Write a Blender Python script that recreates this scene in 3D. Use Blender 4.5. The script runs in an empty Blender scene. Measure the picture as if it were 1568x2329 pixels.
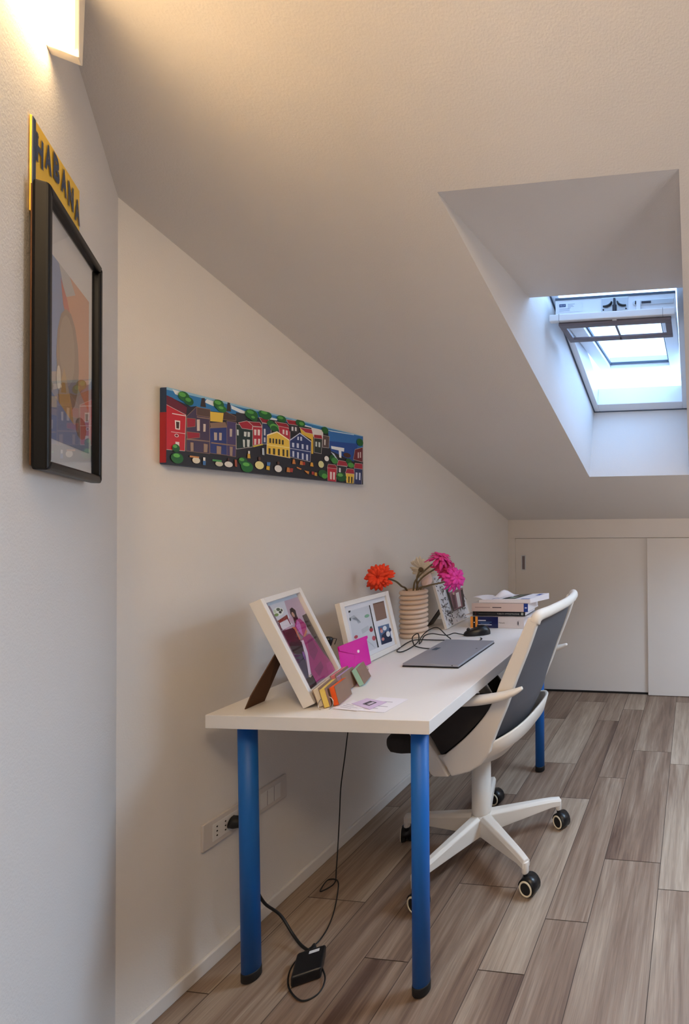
import bpy, bmesh, math, random, json
from mathutils import Vector, Matrix
random.seed(7)
S = bpy.context.scene
COL = S.collection
pi, sin, cos, rad = math.pi, math.sin, math.cos, math.radians

# ------------------------------------------------------------------ camera
W_PX, H_PX = 1568, 2329
F_PX, PPX, PPY = 1096.08, 1447.21, 1168.80          # wide lens, frame is an off-centre crop
fwd = Vector((-0.11968929, 0.99274211, 0.01172932))
rgt = Vector((0.99275449, 0.11980057, -0.00929259))
dwn = Vector((-0.01063032, 0.01053211, -0.99988803))
cam_d = bpy.data.cameras.new('camera')
cam = bpy.data.objects.new('camera', cam_d); COL.objects.link(cam)
cam.matrix_world = Matrix(((rgt.x, -dwn.x, -fwd.x, 1.32598), (rgt.y, -dwn.y, -fwd.y, 0.0),
                           (rgt.z, -dwn.z, -fwd.z, 1.2081), (0, 0, 0, 1)))
cam_d.sensor_fit = 'HORIZONTAL'; cam_d.sensor_width = 36.0
cam_d.lens = F_PX * 36.0 / W_PX
cam_d.shift_x = (W_PX / 2 - PPX) / W_PX
cam_d.shift_y = (PPY - H_PX / 2) / W_PX
cam_d.clip_start = 0.01
S.camera = cam

# ------------------------------------------------------------------ world, lights, exposure
EXPOSURE = 1.13
SKY_STRENGTH = 2.5
LAMP_STRENGTH = 1.1
w = bpy.data.worlds.new('sky'); S.world = w; w.use_nodes = True
bgn = w.node_tree.nodes['Background']
bgn.inputs['Color'].default_value = (0.36, 0.60, 1.0, 1); bgn.inputs['Strength'].default_value = SKY_STRENGTH

# overcast sky, gradient added towards +x to light the shaft's left face
wn = w.node_tree; tc = wn.nodes.new('ShaderNodeTexCoord'); dp_ = wn.nodes.new('ShaderNodeVectorMath'); dp_.operation = 'DOT_PRODUCT'
dp_.inputs[1].default_value = Vector((.85, .15, .5)).normalized(); mr_ = wn.nodes.new('ShaderNodeMapRange')
mr_.inputs[1].default_value = -.1; mr_.inputs[2].default_value = 1.0; mr_.inputs[3].default_value = .55; mr_.inputs[4].default_value = 1.9
sc_ = wn.nodes.new('ShaderNodeMath'); sc_.operation = 'MULTIPLY'; sc_.inputs[1].default_value = SKY_STRENGTH
wn.links.new(tc.outputs['Generated'], dp_.inputs[0]); wn.links.new(dp_.outputs['Value'], mr_.inputs[0]); wn.links.new(mr_.outputs[0], sc_.inputs[0]); wn.links.new(sc_.outputs[0], bgn.inputs['Strength'])

def area(name, loc, target, sx, sy, power, color, portal=False):
    d = bpy.data.lights.new(name, 'AREA'); d.shape = 'RECTANGLE'; d.size = sx; d.size_y = sy
    d.energy = power; d.color = color
    o = bpy.data.objects.new(name, d); COL.objects.link(o); o.location = loc
    o.rotation_euler = (Vector(target) - Vector(loc)).to_track_quat('-Z', 'Y').to_euler()
    if portal: d.cycles.is_portal = True
    return o
# daylight entering by the roof windows (portals only guide the sky light)
for sx in (1.03, 2.0, 4.13):
    area('skylight_portal', (sx, 2.2, 2.10), (sx, 2.2 - .306, 2.10 - .952), .60, 1.25, 1, (1, 1, 1), True)
# fill lights added at two unseen roof windows along the slope, right of frame
for sx, pw_ in ((1.995, 38), (4.12, 12)):
    area('roof_window_fill', (sx, 1.95, 1.92), (sx - .35, 1.7, 0), .54, 1.2, pw_, (0.56, 0.77, 1.0))
# unseen area light added behind the viewer to lift back wall and ceiling
area('rear_fill_light', (1.75, -3.1, 1.0), (1.5, 2, 1.0), 1.2, 1.5, 18, (0.97, 0.95, 0.97))
# unseen area light added at the right, facing up to brighten the slope
area('slope_fill_light', (2.9, 2.35, .95), (2.5, 2.2, 3), 1.2, .9, 9, (.98, .92, .90))
# unseen warm light added overhead to warm the desk end and walls
pl = bpy.data.lights.new('warm_overhead_light', 'POINT'); pl.energy = 14; pl.color = (1.0, 0.76, 0.50); pl.shadow_soft_size = .16
po = bpy.data.objects.new('warm_overhead_light', pl); COL.objects.link(po); po.location = (1.45, -0.12, 2.16)

S.view_settings.view_transform = 'Standard'
S.view_settings.look = 'None'
S.view_settings.exposure = EXPOSURE
S.view_settings.gamma = 1.0
S.view_settings.use_curve_mapping = False
try:
    S.cycles.use_denoising = True
    S.cycles.max_bounces = 12; S.cycles.diffuse_bounces = 8
    S.cycles.sample_clamp_indirect = 6.0
except Exception:
    pass

# ------------------------------------------------------------------ helpers
def lin(h):
    h = h.lstrip('#'); o = []
    for i in (0, 2, 4):
        c = int(h[i:i + 2], 16) / 255.0
        o.append(c / 12.92 if c <= .04045 else ((c + .055) / 1.055) ** 2.4)
    return tuple(o)

MATS = {}
def mat(name, color='#ffffff', rough=.5, metal=0.0, bump=0.0, bscale=200.0, vary=0.0, vscale=6.0, spec=.5, emit=None, estr=0, sheen=0, coat=0):
    m = bpy.data.materials.new(name); m.use_nodes = True; nt = m.node_tree
    b = nt.nodes['Principled BSDF']
    c = lin(color) if isinstance(color, str) else color
    b.inputs['Base Color'].default_value = (*c, 1)
    b.inputs['Roughness'].default_value = rough; b.inputs['Metallic'].default_value = metal
    b.inputs['Specular IOR Level'].default_value = spec
    if sheen: b.inputs['Sheen Weight'].default_value = sheen
    if coat: b.inputs['Coat Weight'].default_value = coat
    g = nt.nodes.new('ShaderNodeNewGeometry')
    if vary:
        n = nt.nodes.new('ShaderNodeTexNoise'); n.inputs['Scale'].default_value = vscale; n.inputs['Detail'].default_value = 5
        r = nt.nodes.new('ShaderNodeMapRange'); r.inputs[3].default_value = 1 - vary; r.inputs[4].default_value = 1 + vary
        mx = nt.nodes.new('ShaderNodeVectorMath'); mx.operation = 'SCALE'; mx.inputs[0].default_value = c
        nt.links.new(g.outputs['Position'], n.inputs['Vector']); nt.links.new(n.outputs['Fac'], r.inputs[0])
        nt.links.new(r.outputs[0], mx.inputs['Scale']); nt.links.new(mx.outputs[0], b.inputs['Base Color'])
    if bump:
        n2 = nt.nodes.new('ShaderNodeTexNoise'); n2.inputs['Scale'].default_value = bscale; n2.inputs['Detail'].default_value = 4
        bp = nt.nodes.new('ShaderNodeBump'); bp.inputs['Strength'].default_value = bump; bp.inputs['Distance'].default_value = .002
        nt.links.new(g.outputs['Position'], n2.inputs['Vector']); nt.links.new(n2.outputs['Fac'], bp.inputs['Height'])
        nt.links.new(bp.outputs[0], b.inputs['Normal'])
    if emit:
        b.inputs['Emission Color'].default_value = (*emit, 1); b.inputs['Emission Strength'].default_value = estr
    MATS[name] = m
    return m

def print_mat(name, rough=.5, spec=.4):
    m = bpy.data.materials.new(name); m.use_nodes = True; nt = m.node_tree
    b = nt.nodes['Principled BSDF']; a = nt.nodes.new('ShaderNodeAttribute'); a.attribute_name = 'Col'
    nt.links.new(a.outputs['Color'], b.inputs['Base Color'])
    b.inputs['Roughness'].default_value = rough; b.inputs['Specular IOR Level'].default_value = spec
    MATS[name] = m; return m

def glass_mat(name, tint=(1, 1, 1), ior=1.45):
    m = bpy.data.materials.new(name); m.use_nodes = True; nt = m.node_tree
    for n in list(nt.nodes): nt.nodes.remove(n)
    out = nt.nodes.new('ShaderNodeOutputMaterial'); mix = nt.nodes.new('ShaderNodeMixShader')
    tr = nt.nodes.new('ShaderNodeBsdfTransparent'); gl = nt.nodes.new('ShaderNodeBsdfGlossy'); fr = nt.nodes.new('ShaderNodeFresnel')
    tr.inputs['Color'].default_value = (*tint, 1); gl.inputs['Roughness'].default_value = .01; fr.inputs['IOR'].default_value = ior
    geo = nt.nodes.new('ShaderNodeNewGeometry'); inv = nt.nodes.new('ShaderNodeMath'); inv.operation = 'SUBTRACT'; inv.inputs[0].default_value = 1.0
    mul = nt.nodes.new('ShaderNodeMath'); mul.operation = 'MULTIPLY'
    nt.links.new(geo.outputs['Backfacing'], inv.inputs[1]); nt.links.new(inv.outputs[0], mul.inputs[0]); nt.links.new(fr.outputs[0], mul.inputs[1])
    nt.links.new(mul.outputs[0], mix.inputs[0]); nt.links.new(tr.outputs[0], mix.inputs[1]); nt.links.new(gl.outputs[0], mix.inputs[2])
    nt.links.new(mix.outputs[0], out.inputs['Surface'])
    MATS[name] = m; return m

def wloc(o):
    p = Vector((0, 0, 0))
    while o is not None:
        p += Vector(o.location); o = o.parent
    return p

def V(*a): return Vector(a if len(a) > 1 else a[0])

def crom(P, n=6, closed=False):
    P = [Vector(p) for p in P]; N = len(P); out = []
    rng = range(N) if closed else range(N - 1)
    for i in rng:
        if closed: a, b, c, d = P[(i - 1) % N], P[i], P[(i + 1) % N], P[(i + 2) % N]
        else: a, b, c, d = P[max(i - 1, 0)], P[i], P[i + 1], P[min(i + 2, N - 1)]
        for k in range(n):
            t = k / n
            out.append(.5 * ((2 * b) + (c - a) * t + (2 * a - 5 * b + 4 * c - d) * t * t + (3 * b - a - 3 * c + d) * t ** 3))
    if not closed: out.append(P[-1])
    return out

def lerpl(L, n):
    """list of values resampled to n"""
    if not isinstance(L, (list, tuple)): return [L] * n
    o = []
    for i in range(n):
        t = i / (n - 1) * (len(L) - 1); k = min(int(t), len(L) - 2); o.append(L[k] + (L[k + 1] - L[k]) * (t - k))
    return o

class MB:
    def __init__(s): s.v = []; s.f = []; s.c = []; s.s = []; s.m = []
    def add(s, vs, fs, col=None, smooth=False, mi=0):
        b = len(s.v); s.v += [Vector(p) for p in vs]
        c = lin(col) if isinstance(col, str) else col
        for f in fs: s.f.append([b + i for i in f]); s.c.append(c); s.s.append(smooth); s.m.append(mi)
        return s
    def box(s, lo, hi, col=None, mi=0):
        return s.obox(V(lo), V(1, 0, 0), V(0, 1, 0), V(0, 0, 1), *(V(hi) - V(lo)), col=col, mi=mi)
    def obox(s, o, ax, ay, az, lx, ly, lz, col=None, mi=0):
        o = V(o); ax, ay, az = V(ax) * lx, V(ay) * ly, V(az) * lz
        vs = [o, o + ax, o + ax + ay, o + ay, o + az, o + ax + az, o + ax + ay + az, o + ay + az]
        fs = [(0, 3, 2, 1), (4, 5, 6, 7), (0, 1, 5, 4), (1, 2, 6, 5), (2, 3, 7, 6), (3, 0, 4, 7)]
        if ax.cross(ay).dot(az) < 0: fs = [tuple(reversed(f)) for f in fs]
        return s.add(vs, fs, col, mi=mi)
    def prism(s, poly, d, col=None, smooth=False, mi=0):
        """closed polygon of 3-D points extruded by vector d"""
        poly = [V(p) for p in poly]; d = V(d); n = len(poly)
        nrm = Vector((0, 0, 0))
        for i in range(n): nrm += poly[i].cross(poly[(i + 1) % n])
        if nrm.dot(d) > 0: poly.reverse()
        vs = poly + [p + d for p in poly]
        fs = [tuple(range(n)), tuple(range(2 * n - 1, n - 1, -1))] + [(i + n, (i + 1) % n + n, (i + 1) % n, i) for i in range(n)]
        return s.add(vs, fs, col, smooth, mi)
    def tube(s, path, r, n=10, ry=None, up=None, closed=False, col=None, smooth=True, mi=0, caps=True):
        path = [V(p) for p in path]; N = len(path); R = lerpl(r, N); RY = lerpl(ry, N) if ry is not None else R
        vs = []; prev = None
        for i, p in enumerate(path):
            if closed: t = (path[(i + 1) % N] - path[i - 1])
            else: t = path[min(i + 1, N - 1)] - path[max(i - 1, 0)]
            if t.length < 1e-9: t = Vector((0, 0, 1))
            t.normalize()
            if up is not None: u = V(up)
            elif prev is None: u = Vector((0, 0, 1)) if abs(t.z) < .9 else Vector((1, 0, 0))
            else: u = prev
            a = t.cross(u)
            if a.length < 1e-6: a = t.cross(Vector((1, 0, 0)) if abs(t.x) < .9 else Vector((0, 1, 0)))
            a.normalize(); b = a.cross(t).normalized(); prev = b
            for k in range(n):
                q = 2 * pi * k / n; vs.append(p + a * cos(q) * R[i] + b * sin(q) * RY[i])
        fs = []
        for i in range(N if closed else N - 1):
            j = (i + 1) % N
            for k in range(n):
                l = (k + 1) % n; fs.append((i * n + k, i * n + l, j * n + l, j * n + k))
        if caps and not closed: fs += [tuple(range(n - 1, -1, -1)), tuple((N - 1) * n + k for k in range(n))]
        return s.add(vs, fs, col, smooth, mi)
    def lathe(s, prof, c, axis=(0, 0, 1), n=32, col=None, smooth=True, mi=0):
        c = V(c); az = V(axis).normalized(); ax = az.orthogonal().normalized(); ay = az.cross(ax); vs = []
        for r, z in prof:
            for k in range(n):
                q = 2 * pi * k / n; vs.append(c + az * z + (ax * cos(q) + ay * sin(q)) * r)
        N = len(prof); fs = []
        for i in range(N - 1):
            for k in range(n):
                l = (k + 1) % n; fs.append((i * n + k, i * n + l, (i + 1) * n + l, (i + 1) * n + k))
        if prof[0][0] > 1e-5: fs.append(tuple(range(n - 1, -1, -1)))
        if prof[-1][0] > 1e-5: fs.append(tuple((N - 1) * n + k for k in range(n)))
        return s.add(vs, fs, col, smooth, mi)
    def cyl(s, a, b, r, n=24, col=None, smooth=True, mi=0, r2=None):
        a, b = V(a), V(b); L = (b - a).length; r2 = r if r2 is None else r2
        return s.lathe([(r, 0), (r2, L)], a, b - a, n, col, smooth, mi)
    def ball(s, c, rx, ry=None, rz=None, n=16, col=None, mi=0, ax=None, ay=None, az=None):
        ry = rx if ry is None else ry; rz = rx if rz is None else rz
        ax, ay, az = V(ax or (1, 0, 0)), V(ay or (0, 1, 0)), V(az or (0, 0, 1)); c = V(c); m = n // 2; vs = []
        for i in range(m + 1):
            th = pi * i / m
            for k in range(n):
                q = 2 * pi * k / n; vs.append(c + ax * rx * sin(th) * cos(q) + ay * ry * sin(th) * sin(q) + az * rz * cos(th))
        fs = [(i * n + k, (i + 1) * n + k, (i + 1) * n + (k + 1) % n, i * n + (k + 1) % n) for i in range(m) for k in range(n)]
        return s.add(vs, fs, col, True, mi)
    def grid(s, F, nu, nv, col=None, smooth=True, mi=0):
        vs = [F(i / nu, j / nv) for j in range(nv + 1) for i in range(nu + 1)]
        fs = [(j * (nu + 1) + i, j * (nu + 1) + i + 1, (j + 1) * (nu + 1) + i + 1, (j + 1) * (nu + 1) + i) for j in range(nv) for i in range(nu)]
        return s.add(vs, fs, col, smooth, mi)
    def rings(s, rings, col=None, smooth=True, mi=0, cap0=False, cap1=False):
        n = len(rings[0]); vs = [p for r in rings for p in r]; fs = []
        for i in range(len(rings) - 1):
            for k in range(n):
                l = (k + 1) % n; fs.append((i * n + k, i * n + l, (i + 1) * n + l, (i + 1) * n + k))
        if cap0: fs.append(tuple(range(n - 1, -1, -1)))
        if cap1: fs.append(tuple((len(rings) - 1) * n + k for k in range(n)))
        return s.add(vs, fs, col, smooth, mi)
    def build(s, name, m, parent=None, bevel=0.0, seg=2, solid=0.0, sub=0):
        me = bpy.data.meshes.new(name); off = wloc(parent)
        me.from_pydata([tuple(p - off) for p in s.v], [], s.f)
        for mm in (m if isinstance(m, (list, tuple)) else [m]): me.materials.append(MATS[mm])
        me.polygons.foreach_set('use_smooth', s.s); me.polygons.foreach_set('material_index', s.m)
        if any(c is not None for c in s.c):
            at = me.color_attributes.new('Col', 'FLOAT_COLOR', 'CORNER')
            for p in me.polygons:
                c = s.c[p.index] or (.5, .5, .5)
                for li in p.loop_indices: at.data[li].color = (*c, 1)
        me.validate(); me.update()
        o = bpy.data.objects.new(name, me); COL.objects.link(o); o.parent = parent
        if solid:
            q = o.modifiers.new('thickness', 'SOLIDIFY'); q.thickness = solid; q.offset = 0
        if sub:
            q = o.modifiers.new('smooth', 'SUBSURF'); q.levels = sub; q.render_levels = sub
        if bevel:
            q = o.modifiers.new('edges', 'BEVEL'); q.width = bevel; q.segments = seg; q.limit_method = 'ANGLE'; q.angle_limit = rad(40)
        return o

class Pic(MB):
    """coloured flat shapes laid on a plane: U and Vv are full-width / full-height vectors, N the outward unit normal"""
    def __init__(s, O, U, Vv, N, step=.00006):
        super().__init__(); s.O, s.U, s.Vv, s.N, s.k, s.step = V(O), V(U), V(Vv), V(N).normalized(), 0, step
        s.flip = s.U.cross(s.Vv).dot(s.N) < 0
    def at(s, u, v): return s.O + s.U * u + s.Vv * v + s.N * s.step * s.k
    def poly(s, pts, col):
        s.k += 1; vs = [s.at(min(max(u, 0), 1), min(max(v, 0), 1)) for u, v in pts]
        ar = sum(pts[i][0] * pts[(i + 1) % len(pts)][1] - pts[(i + 1) % len(pts)][0] * pts[i][1] for i in range(len(pts)))
        idx = list(range(len(vs)))
        if (ar < 0) != s.flip: idx.reverse()
        return s.add(vs, [tuple(idx)], col)
    def rect(s, u0, v0, u1, v1, col): return s.poly([(u0, v0), (u1, v0), (u1, v1), (u0, v1)], col)
    def ell(s, u, v, ru, rv, col, n=14): return s.poly([(u + ru * cos(2 * pi * i / n), v + rv * sin(2 * pi * i / n)) for i in range(n)], col)
    def edge(s, P, col, wd):
        # thin brush line round a polygon, wd metres wide
        s.k += 1; lu, lv = s.U.length, s.Vv.length
        for (a, b), (c, d) in zip(P, P[1:] + P[:1]):
            dx, dy = (c - a) * lu, (d - b) * lv; l = math.hypot(dx, dy)
            if l < wd: continue
            nx, ny = -dy / l * wd / 2 / lu, dx / l * wd / 2 / lv
            q = [(a + nx, b + ny), (a - nx, b - ny), (c - nx, d - ny), (c + nx, d + ny)]
            vs = [s.at(min(max(u, 0), 1), min(max(v, 0), 1)) for u, v in q]
            f = (0, 1, 2, 3) if not s.flip else (3, 2, 1, 0)
            s.add(vs, [f], col)
    def shapes(s, L, lines=None):
        for q in L:
            if q[0] == 'p':
                s.poly(q[2], q[1])
                if lines and q[1] in lines: s.edge(q[2], lines[q[1]], .0011)
            else: s.ell(q[2][0], q[2][1], q[3], q[4], q[1])
        return s
    def text(s, t, u, v, hu, hv, col, rot=0.0):
        """text whose cap box starts at (u,v); hv = letter height, hu = full text width (fractions)"""
        vs, fs = glyphs(t); s.k += 1
        if not vs: return s
        x0 = min(p[0] for p in vs); x1 = max(p[0] for p in vs); y1 = max(p[1] for p in vs); y0 = min(p[1] for p in vs)
        P = [s.at(u + (p[0] - x0) / (x1 - x0) * hu, v + (p[1] - y0) / (y1 - y0) * hv) for p in vs]
        return s.add(P, [tuple(reversed(f)) if s.flip else f for f in fs], col)

def glyphs(t, bold=0.0):
    cu = bpy.data.curves.new('t', 'FONT'); cu.body = t; cu.size = 1; cu.resolution_u = 3; cu.offset = bold
    ob = bpy.data.objects.new('t', cu); COL.objects.link(ob)
    dg = bpy.context.evaluated_depsgraph_get(); dg.update()
    me = bpy.data.meshes.new_from_object(ob.evaluated_get(dg))
    vs = [(p.co.x, p.co.y) for p in me.vertices]; fs = [tuple(p.vertices) for p in me.polygons]
    fs = [f if me.polygons[i].normal.z >= 0 else tuple(reversed(f)) for i, f in enumerate(fs)]
    bpy.data.objects.remove(ob); bpy.data.curves.remove(cu); bpy.data.meshes.remove(me)
    return vs, fs

def thing(name, label, cat, loc, group=None):
    o = bpy.data.objects.new(name, None); COL.objects.link(o); o.location = loc; o.empty_display_size = .05
    return tag(o, label, cat, group)
def tag(o, label, cat, group=None):
    o['label'] = label; o['category'] = cat
    if group: o['group'] = group
    return o
def struct(o):
    o['kind'] = 'structure'; return o
def lab(o, t):
    o['label'] = t; return o

# ------------------------------------------------------------------ materials
mat('wall_paint', '#dad6d2', .9, bump=.30, bscale=260, vary=.025, vscale=3)
mat('unseen_wall_dark', '#8a8078', .9)  # invented dark tone, keeps the unseen walls from bouncing light
mat('skirting_white', '#d6d3d0', .5)
mat('cabinet_white', '#cfc9c4', .55, vary=.015, vscale=4)
mat('dark_gap', '#17120f', .9)
mat('desk_white', '#e4e1de', .42, bump=.02, bscale=600)
mat('blue_metal', '#075fb0', .5, vary=.04, vscale=20)
mat('black_rubber', '#0c0c0e', .6)
mat('black_plastic', '#0e0e11', .35)
mat('black_cable', '#0b0b0c', .5)
mat('chair_white', '#dcd5cc', .48, bump=.03, bscale=500)
mat('chair_mesh', '#5d5c61', .85, bump=.5, bscale=900, vary=.05, vscale=30)
mat('chair_seat_fabric', '#2b2523', .9, bump=.4, bscale=900)
mat('caster_ring', '#e9dcc0', .4)
mat('socket_white', '#c9c2bd', .45)
mat('frame_white', '#e2ded9', .5)
mat('frame_cream', '#dcc9ae', .6)
mat('brown_board', '#5b3a22', .85, vary=.08, vscale=40)
mat('black_wood', '#050404', .42, spec=.3)
mat('ceramic', '#d8c3b2', .32, vary=.05, vscale=18, coat=.2)
mat('aluminium', '#a9adb8', .38, metal=.55)
mat('steel', '#b9b4ac', .25, metal=1)
mat('kraft', '#8d6f5d', .85, vary=.06, vscale=80)
mat('paper_white', '#e8e4e8', .75)
mat('pink_film', '#dc1fa6', .25, spec=.6)
mat('snap_white', '#f6e8f2', .3)
mat('stem_green', '#6d6047', .7, vary=.15, vscale=60)
mat('sepal_green', '#5a4a35', .8)
mat('petal_orange', '#f0421c', .7, vary=.15, vscale=90)
mat('petal_orange_core', '#b8200f', .8)
mat('petal_white', '#e9e1cf', .7, vary=.06, vscale=90)
mat('petal_pink', '#e03c94', .7, vary=.18, vscale=80)
mat('petal_rose', '#c92a68', .7, vary=.18, vscale=80)
mat('petal_magenta', '#e53aa4', .7, vary=.15, vscale=80)
mat('petal_pale', '#ecd3cc', .6)
mat('pvc_white', '#e3e6ea', .35)
mat('gasket_grey', '#4a5563', .6)
mat('vent_grey', '#3a3a41', .5, metal=.3)
mat('vent_brown', '#6f6468', .5, metal=.2)
mat('lock_metal', '#c7cbd0', .35, metal=.6)
mat('yellow_plate', '#eec33c', .42, metal=.1, vary=.08, vscale=30)
mat('plate_blue', '#1f3656', .45)
mat('lamp_body', '#e6dfd2', .6)
mat('lamp_glow', '#fff3da', .5, emit=(1.0, .68, .34), estr=LAMP_STRENGTH)
mat('lamp_glow_under', '#fff3da', .5, emit=(1.0, .68, .34), estr=LAMP_STRENGTH * 22)
print_mat('print_matt', .6); print_mat('print_gloss', .22, .5); print_mat('oil_paint', .42)
glass_mat('clear_glass', (.97, .985, 1.0)); glass_mat('picture_glass', (1, 1, 1), 1.5)

def floor_material():
    m = bpy.data.materials.new('wood_tile'); m.use_nodes = True; nt = m.node_tree; N = nt.nodes; L = nt.links
    b = N['Principled BSDF']; a = N.new('ShaderNodeAttribute'); a.attribute_name = 'Col'
    g = N.new('ShaderNodeNewGeometry')
    sep = N.new('ShaderNodeSeparateColor'); L.new(a.outputs['Color'], sep.inputs[0])
    off = N.new('ShaderNodeCombineXYZ')
    for i, k in ((0, 37.0), (1, 91.0)):
        mu = N.new('ShaderNodeMath'); mu.operation = 'MULTIPLY'; mu.inputs[1].default_value = k
        L.new(sep.outputs[1 + i], mu.inputs[0]); L.new(mu.outputs[0], off.inputs[i])
    ad = N.new('ShaderNodeVectorMath'); ad.operation = 'ADD'; L.new(g.outputs['Position'], ad.inputs[0]); L.new(off.outputs[0], ad.inputs[1])
    def noise(sx, sy, det, scale=1.0, dist=0.0):
        mp = N.new('ShaderNodeMapping'); mp.inputs['Scale'].default_value = (sx, sy, 1); L.new(ad.outputs[0], mp.inputs[0])
        n = N.new('ShaderNodeTexNoise'); n.inputs['Scale'].default_value = scale; n.inputs['Detail'].default_value = det
        n.inputs['Distortion'].default_value = dist; L.new(mp.outputs[0], n.inputs['Vector']); return n
    broad = noise(11, .9, 3, 1, .9); streak = noise(30, 1.6, 5, 1, 1.6); fine = noise(190, 7, 5, 1, 1.2)
    r1 = N.new('ShaderNodeValToRGB'); e = r1.color_ramp.elements
    e[0].position = .27; e[0].color = (*lin('#574238'), 1); e[1].position = .72; e[1].color = (*lin('#a89684'), 1)
    q = r1.color_ramp.elements.new(.46); q.color = (*lin('#806a5a'), 1)
    m1 = N.new('ShaderNodeMix'); m1.data_type = 'FLOAT'; m1.inputs[0].default_value = .42
    L.new(broad.outputs['Fac'], m1.inputs[2]); L.new(streak.outputs['Fac'], m1.inputs[3])
    sh = N.new('ShaderNodeMath'); sh.operation = 'ADD'; L.new(m1.outputs[0], sh.inputs[0])
    t = N.new('ShaderNodeMapRange'); t.inputs[3].default_value = -.15; t.inputs[4].default_value = .18; L.new(sep.outputs[0], t.inputs[0]); L.new(t.outputs[0], sh.inputs[1])
    L.new(sh.outputs[0], r1.inputs[0])
    fr = N.new('ShaderNodeMapRange'); fr.inputs[1].default_value = .3; fr.inputs[2].default_value = .7; fr.inputs[3].default_value = .80; fr.inputs[4].default_value = 1.12
    L.new(fine.outputs['Fac'], fr.inputs[0])
    sc = N.new('ShaderNodeVectorMath'); sc.operation = 'SCALE'; L.new(r1.outputs[0], sc.inputs[0]); L.new(fr.outputs[0], sc.inputs['Scale'])
    L.new(sc.outputs[0], b.inputs['Base Color'])
    b.inputs['Roughness'].default_value = .48; b.inputs['Specular IOR Level'].default_value = .35
    bp = N.new('ShaderNodeBump'); bp.inputs['Strength'].default_value = .15; bp.inputs['Distance'].default_value = .001
    L.new(fine.outputs['Fac'], bp.inputs['Height']); L.new(bp.outputs[0], b.inputs['Normal'])
    MATS['wood_tile'] = m
floor_material()
mat('grout', '#4c4039', .9)

# ------------------------------------------------------------------ room shell
KY, KZ, KZ1, SL = 3.322, 1.2124, 1.082, .32154          # back wall: distance, height, door head; ceiling slope
def cz(y): return KZ + SL * (KY - y)                     # height of the sloping ceiling
YF = -1.0                                               # slope ends here, flat beyond
XR, YB = 5.3, -3.2

fl = MB()
fl.box((-.3, YB - .1, -.06), (XR + .1, KY + .7, -.0015), mi=1, col=(0, 0, 0))
edges = [(-.055, .075, .3), (.075, .275, .62), (.275, .405, .15), (.405, .535, .44), (.535, .735, 1.539), (.735, .865, 1.25), (.865, .997, 1.431), (.997, 1.196, 1.705), (1.196, 1.396, 1.585)]
x = 1.396; ws = [.13, .13, .2, .2]; i = 0
while x < XR: edges.append((x, x + ws[i % 4], random.uniform(0, .8))); x += ws[i % 4]; i += 1
TONE = {(1.196, 1.585): .80, (1.196, 2.395): .95, (1.196, .775): .62, (.997, 1.705): .30, (.997, .895): .60, (.997, 2.515): .55, (.865, 1.431): .62, (.865, .621): .52, (.865, 2.241): .42, (.735, 1.25): .88, (.735, 2.06): .35, (.735, .44): .3, (.535, 1.539): .35, (.535, .729): .42, (.535, 2.349): .85, (.735, 2.87): .45, (.997, 3.325): .25}
for x0, x1, ph in edges:
    y = ph - .81 * 8
    while y < KY + .7:
        a, b = max(y, YB - .1), min(y + .81, KY + .7)
        if b > a + .01:
            tone = TONE.get((x0, round(y, 3)), random.uniform(.15, .9)); g = .0011
            fl.add([(x0 + g, a + g, 0), (x1 - g, a + g, 0), (x1 - g, b - g, 0), (x0 + g, b - g, 0)], [(0, 1, 2, 3)], (tone, random.random(), random.random()))
        y += .81
struct(fl.build('floor', ['wood_tile', 'grout']))

def slope_wall(x0, x1, y0):
    y1 = KY + .7
    return MB().prism([(x0, y0, 0), (x0, y1, 0), (x0, y1, cz(y1) + .01), (x0, max(y0, YF), cz(max(y0, YF)) + .01)] + ([(x0, y0, cz(YF) + .01)] if y0 < YF else []), (x1 - x0, 0, 0))
struct(slope_wall(-.12, 0, .9).build('wall_left', 'wall_paint'))
# angled wall with the pictures: 135 degrees to the desk wall
CY = .963
D = V(.70711, -.70711, 0); NW = V(.70711, .70711, 0)      # along the wall towards the viewer, and out of it
def aw(u, z, off=0): return V(0, CY, z) + D * u + NW * off
m = MB(); m.prism([aw(-.1, 0), aw(1.5, 0), aw(1.5, cz(aw(1.5, 0).y) + .03), aw(-.1, cz(aw(-.1, 0).y) + .03)], -NW * .12)
struct(m.build('wall_near', 'wall_paint'))
e = aw(1.5, 0)
struct(MB().box((e.x - .12, YB, 0), (e.x, e.y + .02, 2.61)).build('wall_side', 'unseen_wall_dark'))
struct(MB().box((.9, YB - .12, 0), (XR + .12, YB, 2.61)).build('wall_rear', 'unseen_wall_dark'))
struct(slope_wall(XR, XR + .12, YB).build('wall_right', 'unseen_wall_dark'))
m = MB(); m.prism([(-.05, KY, KZ1), (-.05, KY + .06, KZ1), (-.05, KY + .06, cz(KY + .06) + .004), (-.05, KY, KZ + .004)], (XR + .05, 0, 0)); struct(m.build('wall_back', 'cabinet_white'))
struct(MB().box((0, KY, 0), (.052, KY + .06, KZ1)).build('trim_5', 'cabinet_white', None, .001))
struct(MB().box((-.1, KY + .62, 0), (XR, KY + .7, cz(KY + .7))).build('wall_closet', 'unseen_wall_dark'))

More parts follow.
